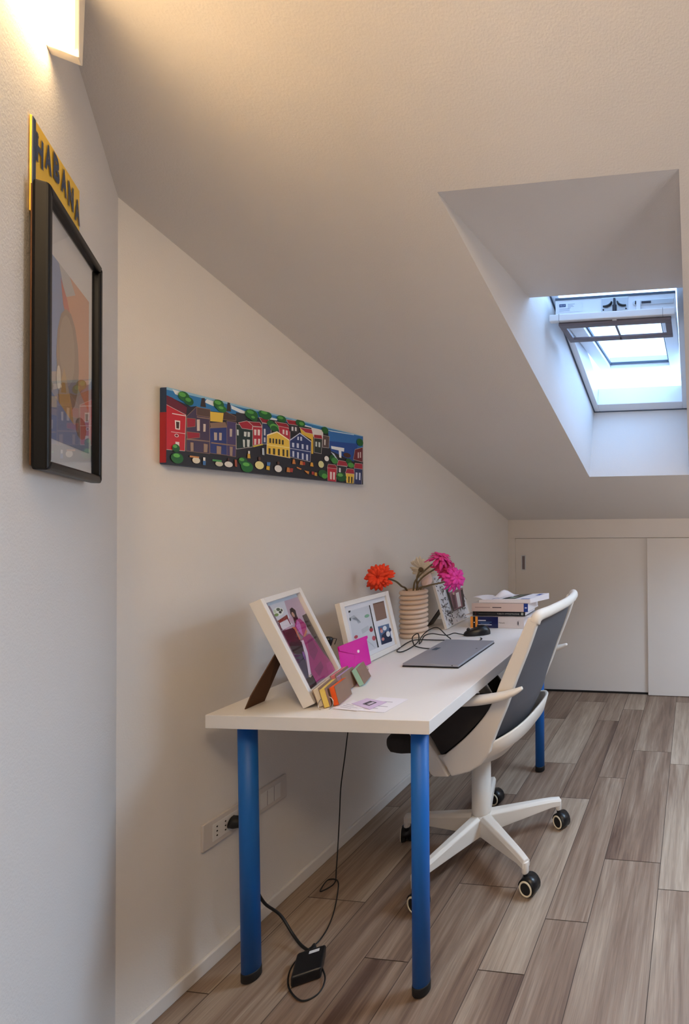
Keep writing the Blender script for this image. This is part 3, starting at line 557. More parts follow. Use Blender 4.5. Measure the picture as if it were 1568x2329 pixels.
# shapes of the painted and printed pictures: fractions of width and height
PRINTS = json.loads('''{"paint":[["p","#8fbcd6",[[-0.002,1.002],[0.998,1.017],[0.998,0.899],[-0.002,0.854]]],["p","#2f78b4",[[-0.002,0.965],[0.998,0.987],[0.998,0.751],[-0.002,0.706]]],["p","#dfe8ee",[[0.019,0.989],[0.064,0.973],[0.052,0.913],[0.028,0.934]]],["p","#dfe8ee",[[0.139,0.968],[0.177,0.963],[0.166,0.892],[0.131,0.917]]],["p","#dfe8ee",[[0.234,0.968],[0.305,0.92],[0.296,0.869],[0.237,0.916]]],["p","#d4e2ea",[[0.402,0.931],[0.452,0.928],[0.437,0.877],[0.405,0.892]]],["p","#dfe8ee",[[0.512,0.946],[0.64,0.934],[0.627,0.867],[0.52,0.903]]],["p","#c8dcea",[[0.725,0.947],[0.928,0.986],[0.928,0.928],[0.735,0.9]]],["p","#26242a",[[-0.002,0.891],[0.102,0.793],[0.296,0.869],[0.497,0.91],[0.725,0.921],[0.758,0.943],[0.758,0.674],[0.995,0.455],[0.983,-0.013],[-0.003,-0.001]]],["p","#2f6fb5",[[0.744,0.933],[0.998,0.987],[0.995,0.632],[0.753,0.618]]],["p","#234c98",[[0.749,0.749],[0.961,0.818],[0.927,0.44],[0.763,0.569]]],["p","#6a2031",[[0.0,0.893],[0.019,0.877],[0.068,0.793],[0.065,0.681],[-0.0,0.766]]],["p","#c3222e",[[-0.002,0.77],[0.064,0.688],[0.061,0.202],[-0.002,0.188]]],["p","#e8e0dc",[[0.027,0.589],[0.045,0.593],[0.044,0.474],[0.029,0.471]]],["p","#4a2a20",[[0.031,0.573],[0.042,0.575],[0.041,0.486],[0.032,0.485]]],["e","#e8e0dc",[0.033,0.391],0.007,0.022],["e","#7a2028",[0.033,0.391],0.005,0.015],["p","#e8e0dc",[[0.029,0.307],[0.042,0.31],[0.042,0.253],[0.03,0.252]]],["p","#e8e0dc",[[0.018,0.675],[0.064,0.68],[0.064,0.669],[0.018,0.664]]],["p","#e8e0dc",[[0.015,0.432],[0.062,0.437],[0.062,0.431],[0.015,0.426]]],["p","#2c2530",[[0.068,0.793],[0.102,0.84],[0.102,0.695],[0.068,0.668]]],["p","#473a54",[[0.066,0.666],[0.102,0.832],[0.15,0.813],[0.15,0.208],[0.066,0.205]]],["p","#9c2636",[[0.067,0.648],[0.098,0.662],[0.097,0.554],[0.068,0.523]]],["p","#9c2636",[[0.067,0.465],[0.113,0.476],[0.113,0.413],[0.07,0.37]]],["p","#5b4740",[[0.102,0.823],[0.152,0.835],[0.152,0.724],[0.102,0.715]]],["p","#3a2f2c",[[0.12,0.967],[0.131,0.977],[0.136,0.852],[0.115,0.844]]],["p","#2d3a78",[[0.15,0.571],[0.218,0.64],[0.218,0.222],[0.151,0.219]]],["p","#4a3f6a",[[0.217,0.722],[0.257,0.731],[0.254,0.214],[0.218,0.218]]],["p","#4b3a36",[[0.201,0.866],[0.255,0.816],[0.255,0.752],[0.2,0.73]]],["p","#e3c04a",[[0.152,0.805],[0.204,0.827],[0.2,0.689],[0.152,0.67]]],["p","#8a6f5c",[[0.152,0.643],[0.211,0.697],[0.216,0.634],[0.155,0.575]]],["p","#3a2f2c",[[0.22,0.997],[0.23,0.996],[0.234,0.873],[0.216,0.864]]],["p","#cdbfb4",[[0.102,0.656],[0.113,0.664],[0.113,0.506],[0.103,0.499]]],["p","#cdbfb4",[[0.126,0.614],[0.135,0.616],[0.134,0.51],[0.126,0.504]]],["p","#b9a99e",[[0.166,0.521],[0.178,0.525],[0.178,0.417],[0.167,0.41]]],["p","#b9a99e",[[0.186,0.53],[0.197,0.534],[0.196,0.426],[0.186,0.42]]],["p","#b9a99e",[[0.229,0.616],[0.239,0.619],[0.238,0.506],[0.229,0.5]]],["p","#a08878",[[0.08,0.328],[0.09,0.33],[0.09,0.217],[0.081,0.212]]],["p","#a08878",[[0.128,0.337],[0.142,0.335],[0.14,0.224],[0.128,0.222]]],["p","#a08878",[[0.177,0.334],[0.194,0.334],[0.193,0.226],[0.177,0.226]]],["p","#a08878",[[0.229,0.353],[0.241,0.355],[0.239,0.222],[0.23,0.223]]],["p","#8d7364",[[0.066,0.374],[0.151,0.39],[0.151,0.374],[0.066,0.355]]],["p","#8d7364",[[0.102,0.699],[0.151,0.709],[0.151,0.693],[0.102,0.683]]],["p","#8d7364",[[0.152,0.589],[0.217,0.643],[0.217,0.626],[0.152,0.569]]],["p","#8d7364",[[0.155,0.377],[0.255,0.389],[0.256,0.372],[0.155,0.358]]],["p","#33343a",[[0.255,0.88],[0.296,0.891],[0.296,0.771],[0.255,0.752]]],["p","#23332f",[[0.255,0.709],[0.329,0.674],[0.328,0.404],[0.256,0.332]]],["p","#a32335",[[0.265,0.733],[0.302,0.787],[0.329,0.749],[0.325,0.667],[0.28,0.658]]],["p","#cfd6d2",[[0.289,0.614],[0.301,0.618],[0.299,0.545],[0.289,0.543]]],["p","#cfd6d2",[[0.305,0.621],[0.316,0.623],[0.315,0.551],[0.305,0.546]]],["p","#cfd6d2",[[0.284,0.492],[0.293,0.493],[0.293,0.378],[0.286,0.38]]],["p","#cfd6d2",[[0.302,0.503],[0.315,0.506],[0.313,0.396],[0.303,0.394]]],["p","#cfd6d2",[[0.258,0.626],[0.266,0.626],[0.266,0.541],[0.259,0.54]]],["p","#b02a3a",[[0.328,0.718],[0.372,0.738],[0.369,0.471],[0.328,0.426]]],["p","#961f30",[[0.308,0.78],[0.361,0.809],[0.372,0.745],[0.331,0.726]]],["p","#e5d6d4",[[0.334,0.678],[0.345,0.683],[0.344,0.595],[0.335,0.59]]],["p","#e5d6d4",[[0.351,0.69],[0.362,0.692],[0.361,0.602],[0.351,0.598]]],["p","#e5d6d4",[[0.335,0.534],[0.345,0.538],[0.343,0.45],[0.335,0.443]]],["p","#e5d6d4",[[0.353,0.545],[0.362,0.549],[0.361,0.472],[0.353,0.462]]],["p","#2e3d66",[[0.372,0.806],[0.417,0.816],[0.412,0.497],[0.372,0.473]]],["p","#8f2030",[[0.357,0.885],[0.402,0.885],[0.417,0.823],[0.372,0.813]]],["p","#c5cbd8",[[0.38,0.72],[0.388,0.724],[0.388,0.619],[0.38,0.618]]],["p","#c5cbd8",[[0.38,0.584],[0.388,0.587],[0.388,0.51],[0.38,0.509]]],["p","#b52f3f",[[0.452,0.829],[0.514,0.814],[0.514,0.487],[0.459,0.67]]],["p","#961f30",[[0.434,0.875],[0.497,0.886],[0.514,0.821],[0.452,0.815]]],["p","#e5d6d4",[[0.474,0.774],[0.483,0.776],[0.483,0.697],[0.474,0.703]]],["p","#e5d6d4",[[0.491,0.774],[0.501,0.773],[0.501,0.696],[0.491,0.695]]],["p","#35333a",[[0.505,0.892],[0.562,0.896],[0.56,0.759],[0.509,0.769]]],["p","#9c2030",[[0.493,0.955],[0.548,0.972],[0.562,0.901],[0.505,0.889]]],["p","#d8d8dc",[[0.522,0.855],[0.532,0.858],[0.532,0.79],[0.522,0.788]]],["p","#d8d8dc",[[0.54,0.861],[0.55,0.863],[0.55,0.797],[0.54,0.795]]],["p","#e8c24a",[[0.395,0.628],[0.445,0.719],[0.509,0.617],[0.514,0.318],[0.393,0.33]]],["p","#fff0c8",[[0.395,0.637],[0.445,0.726],[0.509,0.627],[0.509,0.608],[0.445,0.705],[0.395,0.619]]],["p","#f3dc8a",[[0.395,0.486],[0.512,0.499],[0.512,0.482],[0.395,0.468]]],["p","#3a3020",[[0.406,0.589],[0.415,0.59],[0.415,0.514],[0.406,0.514]]],["p","#3a3020",[[0.422,0.594],[0.43,0.595],[0.43,0.516],[0.422,0.516]]],["p","#3a3020",[[0.437,0.597],[0.446,0.598],[0.446,0.518],[0.437,0.518]]],["p","#3a3020",[[0.453,0.6],[0.462,0.601],[0.462,0.521],[0.453,0.52]]],["p","#3a3020",[[0.47,0.598],[0.479,0.599],[0.479,0.523],[0.47,0.523]]],["p","#3a3020",[[0.402,0.426],[0.412,0.427],[0.412,0.335],[0.402,0.335]]],["p","#3a3020",[[0.424,0.434],[0.435,0.435],[0.435,0.337],[0.424,0.337]]],["p","#3a3020",[[0.449,0.44],[0.459,0.441],[0.459,0.335],[0.449,0.335]]],["p","#3a3020",[[0.473,0.446],[0.483,0.447],[0.483,0.335],[0.473,0.335]]],["p","#3a3020",[[0.494,0.448],[0.503,0.448],[0.503,0.333],[0.494,0.333]]],["p","#28386e",[[0.512,0.619],[0.568,0.777],[0.635,0.668],[0.628,0.306],[0.512,0.337]]],["p","#c9d0e4",[[0.512,0.627],[0.568,0.784],[0.635,0.676],[0.635,0.658],[0.568,0.765],[0.512,0.607]]],["p","#c9d0e4",[[0.514,0.487],[0.632,0.488],[0.632,0.478],[0.514,0.478]]],["p","#c9d0e4",[[0.524,0.585],[0.536,0.587],[0.536,0.512],[0.524,0.512]]],["p","#c9d0e4",[[0.55,0.591],[0.562,0.592],[0.562,0.513],[0.55,0.515]]],["p","#c9d0e4",[[0.578,0.592],[0.589,0.594],[0.589,0.511],[0.578,0.512]]],["p","#c9d0e4",[[0.605,0.592],[0.616,0.594],[0.616,0.51],[0.605,0.512]]],["p","#c9d0e4",[[0.526,0.446],[0.536,0.446],[0.536,0.348],[0.526,0.348]]],["p","#c9d0e4",[[0.552,0.439],[0.562,0.439],[0.561,0.336],[0.552,0.341]]],["p","#c9d0e4",[[0.579,0.434],[0.589,0.434],[0.589,0.329],[0.579,0.332]]],["p","#c9d0e4",[[0.604,0.431],[0.615,0.431],[0.615,0.32],[0.604,0.326]]],["p","#c9d0e4",[[0.554,0.706],[0.562,0.711],[0.562,0.649],[0.553,0.649]]],["p","#c9d0e4",[[0.57,0.716],[0.58,0.717],[0.58,0.648],[0.57,0.647]]],["p","#e0b740",[[0.568,0.864],[0.646,0.828],[0.646,0.457],[0.635,0.452],[0.635,0.707],[0.576,0.77]]],["p","#a8283a",[[0.564,0.873],[0.646,0.892],[0.65,0.813],[0.601,0.806]]],["p","#ddd8d6",[[0.634,0.922],[0.709,0.922],[0.709,0.764],[0.648,0.761]]],["p","#9c2030",[[0.651,0.806],[0.699,0.824],[0.705,0.754],[0.651,0.737]]],["p","#2b3330",[[0.651,0.742],[0.703,0.758],[0.697,0.483],[0.651,0.485]]],["p","#cfd6d2",[[0.66,0.683],[0.67,0.687],[0.67,0.599],[0.66,0.598]]],["p","#cfd6d2",[[0.679,0.687],[0.69,0.688],[0.69,0.597],[0.679,0.598]]],["p","#5c4a48",[[0.707,0.829],[0.75,0.83],[0.746,0.614],[0.705,0.605]]],["p","#d9d2cc",[[0.716,0.756],[0.725,0.759],[0.723,0.654],[0.716,0.656]]],["p","#e8ecf0",[[0.761,0.663],[0.853,0.672],[0.851,0.601],[0.763,0.61]]],["p","#e8ecf0",[[0.812,0.65],[0.832,0.656],[0.832,0.467],[0.817,0.474]]],["p","#c8d4e4",[[0.758,0.554],[0.782,0.525],[0.812,0.403],[0.792,0.449]]],["e","#4a2a20",[0.874,0.543],0.027,0.045],["p","#6d2530",[[0.933,0.687],[0.995,0.765],[0.993,0.46],[0.92,0.48]]],["p","#d8c8c8",[[0.955,0.641],[0.963,0.645],[0.963,0.529],[0.955,0.525]]],["p","#d8c8c8",[[0.972,0.656],[0.98,0.66],[0.98,0.542],[0.972,0.539]]],["p","#b8283c",[[0.736,0.25],[0.799,0.255],[0.794,-0.005],[0.738,-0.002]]],["p","#8f2030",[[0.741,0.313],[0.792,0.318],[0.802,0.248],[0.734,0.241]]],["p","#ecd8d4",[[0.753,0.176],[0.766,0.175],[0.765,0.032],[0.753,0.037]]],["p","#ecd8d4",[[0.774,0.176],[0.787,0.175],[0.785,0.033],[0.774,0.035]]],["p","#2c2c34",[[0.802,0.317],[0.87,0.317],[0.863,0.132],[0.805,0.127]]],["p","#a3283a",[[0.812,0.417],[0.871,0.415],[0.876,0.325],[0.8,0.316]]],["p","#d8d8dc",[[0.814,0.272],[0.827,0.272],[0.827,0.189],[0.814,0.19]]],["p","#e6c04a",[[0.863,0.196],[0.927,0.196],[0.92,-0.006],[0.868,-0.006]]],["p","#a3283a",[[0.874,0.284],[0.923,0.286],[0.929,0.191],[0.859,0.187]]],["p","#3a3020",[[0.882,0.13],[0.892,0.128],[0.89,0.008],[0.881,0.011]]],["p","#3a3020",[[0.903,0.131],[0.914,0.129],[0.912,0.003],[0.902,0.006]]],["p","#2a3560",[[0.927,0.311],[0.992,0.313],[0.985,-0.012],[0.927,-0.004]]],["p","#a3283a",[[0.933,0.414],[0.991,0.424],[0.992,0.313],[0.924,0.31]]],["p","#c9d0e4",[[0.938,0.229],[0.952,0.228],[0.949,0.088],[0.938,0.091]]],["p","#c9d0e4",[[0.963,0.232],[0.976,0.231],[0.974,0.081],[0.963,0.087]]],["e","#23632e",[0.055,0.929],0.02,0.065],["e","#5aa548",[0.05,0.948],0.012,0.031],["e","#1d5a2a",[0.072,0.88],0.017,0.058],["e","#4f9a40",[0.07,0.897],0.01,0.027],["e","#23632e",[0.183,0.933],0.021,0.074],["e","#5aa548",[0.179,0.957],0.013,0.029],["e","#2a7034",[0.195,0.88],0.02,0.05],["e","#66ad50",[0.192,0.893],0.01,0.02],["e","#1d5a2a",[0.029,0.223],0.013,0.053],["e","#57a044",[0.026,0.244],0.007,0.022],["e","#23632e",[0.033,0.093],0.021,0.071],["e","#62b24c",[0.031,0.126],0.011,0.026],["e","#1d5a2a",[0.283,0.163],0.02,0.061],["e","#57a044",[0.278,0.186],0.011,0.025],["e","#1f6a2e",[0.301,0.083],0.027,0.082],["e","#5fb04c",[0.297,0.121],0.015,0.028],["e","#23632e",[0.321,0.9],0.03,0.079],["e","#4f9a40",[0.316,0.934],0.016,0.027],["e","#1d5a2a",[0.331,0.848],0.017,0.048],["e","#57a044",[0.328,0.864],0.009,0.02],["e","#23632e",[0.385,0.949],0.032,0.077],["e","#4f9a40",[0.38,0.977],0.016,0.025],["e","#23632e",[0.412,0.824],0.019,0.055],["e","#5aa548",[0.429,0.775],0.022,0.06],["e","#23632e",[0.43,0.758],0.019,0.047],["e","#23632e",[0.467,0.944],0.025,0.057],["e","#57a044",[0.462,0.96],0.014,0.024],["e","#1d5a2a",[0.57,0.949],0.028,0.064],["e","#57a044",[0.576,0.944],0.014,0.03],["e","#23632e",[0.721,0.928],0.022,0.064],["e","#23632e",[0.972,0.854],0.026,0.076],["e","#1d5a2a",[0.768,0.437],0.019,0.064],["e","#3f8a3c",[0.784,0.396],0.022,0.06],["e","#1d5a2a",[0.706,0.12],0.03,0.074],["e","#4f9a40",[0.716,0.081],0.018,0.048],["e","#1d5a2a",[0.884,0.43],0.022,0.057],["e","#4f9a40",[0.901,0.358],0.024,0.051],["e","#1d5a2a",[0.83,0.102],0.037,0.088],["e","#6ab05c",[0.822,0.138],0.02,0.033],["e","#dcd8d0",[0.222,0.09],0.017,0.042],["e","#4a3030",[0.222,0.161],0.004,0.025],["e","#e6dc9a",[0.357,0.133],0.021,0.063],["e","#5a3a30",[0.357,0.234],0.006,0.032],["e","#e4e2de",[0.449,0.115],0.019,0.057],["e","#5a3a30",[0.45,0.207],0.006,0.028],["e","#d8d49a",[0.694,0.288],0.018,0.063],["e","#e4e2de",[0.73,0.409],0.015,0.048],["e","#ddd6c4",[0.098,0.093],0.014,0.043],["p","#c88a50",[[0.075,0.148],[0.109,0.148],[0.108,0.128],[0.075,0.124]]],["e","#c9c8b4",[0.184,0.082],0.015,0.037],["p","#4f9a55",[[0.158,0.136],[0.194,0.136],[0.193,0.11],[0.158,0.111]]],["p","#4878b4",[[0.122,0.095],[0.133,0.096],[0.132,0.04],[0.122,0.04]]],["p","#e4e2de",[[0.123,0.145],[0.131,0.147],[0.131,0.099],[0.123,0.1]]],["p","#d8a83a",[[0.303,0.285],[0.313,0.286],[0.316,0.221],[0.302,0.219]]],["p","#e4e2de",[[0.305,0.33],[0.313,0.332],[0.313,0.29],[0.305,0.286]]],["p","#4878b4",[[0.392,0.198],[0.41,0.201],[0.407,0.142],[0.393,0.143]]],["p","#d8b03a",[[0.391,0.135],[0.406,0.135],[0.405,0.072],[0.389,0.078]]],["p","#c47a3a",[[0.526,0.305],[0.537,0.305],[0.542,0.229],[0.523,0.226]]],["p","#c47a3a",[[0.568,0.294],[0.581,0.295],[0.584,0.227],[0.565,0.229]]],["p","#a8382c",[[0.581,0.285],[0.596,0.287],[0.596,0.232],[0.583,0.231]]],["p","#d8a03a",[[0.63,0.296],[0.642,0.297],[0.646,0.226],[0.626,0.229]]],["p","#c47a3a",[[0.495,0.154],[0.508,0.154],[0.512,0.076],[0.492,0.079]]],["p","#a8382c",[[0.511,0.148],[0.528,0.15],[0.525,0.081],[0.511,0.086]]],["p","#c47a3a",[[0.548,0.187],[0.576,0.161],[0.571,0.142],[0.548,0.163]]],["p","#d08a40",[[0.591,0.14],[0.62,0.13],[0.616,0.078],[0.601,0.108]]],["p","#a8382c",[[0.635,0.136],[0.651,0.136],[0.649,0.079],[0.635,0.085]]],["p","#d8a03a",[[0.654,0.127],[0.667,0.127],[0.668,0.065],[0.652,0.07]]],["p","#d8c03a",[[0.328,0.419],[0.374,0.479],[0.373,0.46],[0.328,0.399]]],["p","#b9c4cc",[[0.369,0.408],[0.378,0.411],[0.38,0.301],[0.369,0.305]]],["p","#a0503a",[[0.246,0.172],[0.256,0.168],[0.257,0.066],[0.248,0.071]]]],"f1":[["p","#8d7c88",[[0.179,0.965],[1.075,0.962],[1.04,0.104],[0.138,0.103]]],["p","#b6c6d6",[[0.188,0.96],[1.051,0.959],[1.034,0.921],[0.185,0.926]]],["p","#bca4b4",[[0.207,0.925],[0.98,0.922],[0.96,0.739],[0.82,0.732],[0.792,0.54],[0.295,0.662]]],["p","#cfd2dc",[[0.217,0.927],[0.564,0.926],[0.494,0.763],[0.216,0.703]]],["p","#4a1c2e",[[0.196,0.68],[0.506,0.664],[0.473,0.532],[0.377,0.407],[0.199,0.458]]],["p","#2b222b",[[0.222,0.566],[0.505,0.515],[0.398,0.403],[0.199,0.458]]],["p","#3a3850",[[0.192,0.452],[0.406,0.415],[0.285,0.214],[0.194,0.195]]],["p","#25222a",[[0.188,0.21],[0.442,0.198],[0.333,0.102],[0.178,0.112]]],["p","#3b3238",[[0.801,0.735],[1.002,0.74],[0.917,0.293],[0.989,0.117],[0.844,0.376],[0.778,0.616]]],["p","#57464a",[[0.838,0.458],[0.908,0.302],[0.98,0.112],[0.856,0.165],[0.774,0.471]]],["e","#e6eae4",[0.328,0.851],0.118,0.04],["e","#52604a",[0.342,0.869],0.042,0.015],["e","#7f9a5a",[0.253,0.829],0.048,0.014],["e","#2a2e2a",[0.355,0.84],0.031,0.012],["e","#c5d4b8",[0.254,0.862],0.03,0.017],["e","#404a38",[0.404,0.853],0.023,0.013],["p","#d9d6de",[[0.211,0.75],[0.422,0.754],[0.492,0.694],[0.226,0.685]]],["p","#8a3b30",[[0.202,0.775],[0.47,0.798],[0.457,0.761],[0.23,0.752]]],["p","#6a2a28",[[0.43,0.767],[0.45,0.767],[0.449,0.702],[0.429,0.702]]],["p","#6a2a28",[[0.211,0.756],[0.229,0.756],[0.206,0.688],[0.19,0.688]]],["p","#2a1a1e",[[0.588,0.835],[0.656,0.844],[0.704,0.807],[0.675,0.762],[0.663,0.707],[0.542,0.689],[0.567,0.751],[0.553,0.795]]],["e","#c59a86",[0.601,0.777],0.03,0.026],["p","#ad3478",[[0.607,0.72],[0.71,0.721],[0.778,0.645],[0.701,0.572],[0.584,0.545],[0.533,0.59],[0.506,0.671]]],["p","#c77ab8",[[0.626,0.714],[0.655,0.68],[0.578,0.551],[0.551,0.59],[0.535,0.666]]],["p","#c5705a",[[0.424,0.676],[0.509,0.664],[0.488,0.543],[0.453,0.541],[0.466,0.647]]],["p","#c5805a",[[0.718,0.601],[0.73,0.581],[0.604,0.539],[0.578,0.551]]],["p","#9c2d70",[[0.535,0.544],[0.745,0.549],[0.79,0.482],[0.851,0.308],[0.915,0.218],[0.938,0.115],[0.714,0.102],[0.48,0.128],[0.352,0.128],[0.351,0.228],[0.402,0.305],[0.515,0.453]]],["p","#7f2860",[[0.62,0.502],[0.744,0.506],[0.748,0.367],[0.54,0.307],[0.513,0.384]]],["p","#b03a80",[[0.784,0.22],[0.906,0.213],[0.921,0.119],[0.71,0.106]]],["p","#7f2860",[[0.443,0.239],[0.691,0.271],[0.674,0.203],[0.477,0.153]]],["p","#d8c8d8",[[0.481,0.527],[0.539,0.525],[0.491,0.402],[0.33,0.22],[0.26,0.216],[0.404,0.374]]],["p","#7a4a90",[[0.378,0.441],[0.42,0.425],[0.375,0.346],[0.348,0.373]]],["p","#c8b8a8",[[0.268,0.229],[0.329,0.206],[0.288,0.197],[0.251,0.21]]]],"f2":[["p","#d7dde8",[[0.111,0.922],[0.932,0.937],[0.973,0.072],[0.054,0.092]]],["p","#c6ccd6",[[0.154,0.844],[0.574,0.847],[0.559,0.15],[0.11,0.15]]],["p","#aab2be",[[0.149,0.744],[0.237,0.767],[0.28,0.618],[0.339,0.625],[0.277,0.711]]],["p","#b4bcc6",[[0.309,0.517],[0.463,0.543],[0.458,0.473],[0.318,0.445]]],["p","#aeb6c2",[[0.326,0.372],[0.465,0.234],[0.502,0.15],[0.413,0.263]]],["p","#30353c",[[0.156,0.851],[0.199,0.849],[0.185,0.821],[0.153,0.822]]],["e","#7fae94",[0.476,0.692],0.05,0.026],["e","#a53a44",[0.5,0.461],0.037,0.037],["e","#3c5048",[0.504,0.496],0.023,0.018],["e","#b0505c",[0.514,0.318],0.037,0.039],["e","#b0505c",[0.189,0.438],0.036,0.025],["e","#4a5a60",[0.156,0.72],0.015,0.026],["p","#23242a",[[0.562,0.845],[0.58,0.845],[0.572,0.151],[0.546,0.15]]],["p","#84695f",[[0.645,0.855],[0.89,0.852],[0.875,0.555],[0.638,0.56]]],["p","#6d564e",[[0.645,0.855],[0.89,0.852],[0.89,0.831],[0.646,0.835]]],["p","#4f6a8f",[[0.643,0.469],[0.888,0.455],[0.871,0.151],[0.634,0.166]]],["p","#26304a",[[0.677,0.312],[0.789,0.352],[0.885,0.197],[0.871,0.151],[0.634,0.166]]],["e","#d9dfe8",[0.778,0.406],0.044,0.037],["e","#c99a98",[0.698,0.379],0.03,0.031],["e","#e0e4ea",[0.821,0.293],0.044,0.046],["e","#c88a88",[0.69,0.246],0.03,0.027],["e","#223058",[0.884,0.35],0.025,0.033],["e","#a8443c",[0.693,0.418],0.018,0.018]],"f3":[["p","#24242a",[[0.335,0.689],[0.606,0.706],[0.967,0.694],[0.84,0.245],[0.348,0.249]]],["p","#c9d2dc",[[0.377,0.664],[0.952,0.669],[0.953,0.617],[0.371,0.614]]],["p","#8a5f68",[[0.374,0.619],[0.951,0.624],[0.824,0.261],[0.376,0.26]]],["p","#d8d0d0",[[0.614,0.564],[0.74,0.564],[0.687,0.284],[0.554,0.284]]],["p","#5d3a44",[[0.441,0.567],[0.557,0.568],[0.494,0.282],[0.391,0.285]]],["p","#3a2c34",[[0.838,0.583],[0.931,0.591],[0.827,0.266],[0.739,0.267]]],["p","#c49a90",[[0.498,0.597],[0.567,0.596],[0.561,0.544],[0.492,0.546]]]]}''')

# ------------------------------------------------------------------ wall lamp, sign, framed print
lt = thing('wall_lamp', 'long glowing white wall lamp high in the corner under the sloping ceiling', 'lamp', aw(.95, 1.95))
def lampbox(u0, u1, z0, z1, o0, o1):
    m = MB(); m.prism([aw(u0, z0, o0), aw(u1, z0, o0), aw(u1, z1, o0), aw(u0, z1, o0)], NW * (o1 - o0)); return m
lampbox(.486, 1.42, 1.954, 2.062, .004, .030).build('lamp_shade', 'lamp_glow', lt, .002)
lampbox(.487, 1.419, 1.949, 1.9535, .003, .029).build('lamp_diffuser', 'lamp_glow_under', lt, .001)
m = MB(); m.prism([aw(.466, 1.947, 0), aw(.486, 1.947, 0), aw(.486, 2.070, 0), aw(.452, 2.070, 0)], NW * .034)
m.build('end_cap', 'lamp_body', lt, .0015)
lampbox(1.42, 1.436, 1.947, 2.08, 0, .034).build('end_cap', 'lamp_body', lt, .0015)

def wall_uv(u_left, z0, off):
    return aw(-u_left, z0, off)
# number-plate style sign (left end nearest the viewer: u = -.556)
sg = thing('metal_sign', 'yellow embossed tin sign lettered HABANA, tucked behind the black framed print', 'sign', aw(.44, 1.65))
PL, PW, PZ0, PH = .556, .232, 1.655, .150
m = MB(); m.prism([aw(PL, PZ0, .001), aw(PL - PW, PZ0, .001), aw(PL - PW, PZ0 + PH + .005, .001), aw(PL, PZ0 + PH - .012, .001)], NW * .0025)
plate = m.build('plate', 'yellow_plate', sg, .0008)
m = MB(); m.prism([aw(PL + .0005, PZ0, .0036), aw(PL - .011, PZ0, .0036), aw(PL - .011, PZ0 + PH - .013, .0036), aw(PL + .0005, PZ0 + PH - .014, .0036)], NW * .001)
m.build('edge_stripe', 'plate_blue', sg)
m = MB()
for i, ch in enumerate('HABANA'):
    vs, fs = glyphs(ch, .045); x0 = min(p[0] for p in vs); x1 = max(p[0] for p in vs)
    uc = .533 - i * .0375; zb = 1.738 + (0, .011, .017, .017, .013, .007)[i]; hw, hh = .030, .040
    P = [aw(uc + .012 - (p[0] - x0) / (x1 - x0) * hw, zb + p[1] / .73 * hh, .0048) for p in vs]
    nb = len(vs)
    P2 = [p - NW * .0014 for p in P]
    m.add(P + P2, list(fs) + [tuple(nb + k for k in reversed(f)) for f in fs])
m.build('lettering', 'plate_blue', sg)
m = MB()
cen = aw(.445, 1.688, .0036); ring = []
UU, ZZ = -D, V(0, 0, 1)
m.lathe([(.046, 0), (.043, .0018), (.036, .0022), (.033, .0006), (0, .0006)], cen, NW, 36)
m.build('emblem', 'black_plastic', sg)
m = MB(); m.cyl(aw(.536, 1.775, .003), aw(.536, 1.775, .0042), .0035, 12); m.build('screw_hole', 'dark_gap', sg)

fp = thing('framed_print', 'black framed print behind glass on the angled near wall', 'picture', aw(.42, 1.286))
u0, u1, z0, z1, o0, o1 = .572, .274, 1.286, 1.696, .007, .024
m = MB(); fwid = .014
def strip(a, b, c, d): m.prism([aw(*a, o0), aw(*b, o0), aw(*c, o0), aw(*d, o0)], NW * (o1 - o0))
strip((u0, z0), (u0 - fwid, z0 + fwid), (u0 - fwid, z1 - fwid), (u0, z1)); strip((u1, z0), (u1, z1), (u1 + fwid, z1 - fwid), (u1 + fwid, z0 + fwid))
strip((u0, z1), (u0 - fwid, z1 - fwid), (u1 + fwid, z1 - fwid), (u1, z1)); strip((u0, z0), (u1, z0), (u1 + fwid, z0 + fwid), (u0 - fwid, z0 + fwid))
m.build('frame', 'black_wood', fp, .0035, 3)
pw, ph_ = u0 - u1 - 2 * fwid, z1 - z0 - 2 * fwid
pc = Pic(aw(u0 - fwid, z0 + fwid, .012), -D * pw, V(0, 0, ph_), NW)
pc.rect(0, 0, 1, 1, '#d9d5d1')
pc.rect(.1, .10, .93, .83, '#b5a398'); pc.poly([(.1, .35), (.5, .42), (.45, .75), (.3, .83), (.1, .83)], '#6f84ad')
pc.poly([(.35, .83), (.93, .83), (.93, .3), (.6, .4), (.45, .7)], '#cf8f68'); pc.poly([(.3, .83), (.42, .72), (.62, .78), (.5, .83)], '#b8b4b0')
pc.poly([(.33, .78), (.45, .72), (.6, .6), (.52, .58), (.38, .68)], '#c25a45')
pc.ell(.48, .46, .22, .22, '#96785f'); pc.ell(.46, .5, .15, .15, '#a58a70'); pc.poly([(.3, .3), (.4, .42), (.55, .28), (.6, .18), (.35, .16)], '#b98f52')
pc.poly([(.1, .10), (.93, .10), (.93, .26), (.6, .2), (.1, .3)], '#8088a0'); pc.ell(.3, .36, .04, .05, '#d8c8b0'); pc.ell(.75, .2, .12, .05, '#7d6a58')
pc.build('print', 'print_matt', fp)
m = MB(); q = [aw(u0 - fwid + .001, z0 + fwid - .001, .0165), aw(u1 + fwid - .001, z0 + fwid - .001, .0165), aw(u1 + fwid - .001, z1 - fwid + .001, .0165), aw(u0 - fwid + .001, z1 - fwid + .001, .0165)]
m.prism(q, NW * .0015); m.build('glass_pane', 'picture_glass', fp)
m = MB(); m.prism([aw(u0 - .006, z0 + .006, .005), aw(u1 + .006, z0 + .006, .005), aw(u1 + .006, z1 - .006, .005), aw(u0 - .006, z1 - .006, .005)], NW * .0065); m.build('backing_board', 'brown_board', fp)

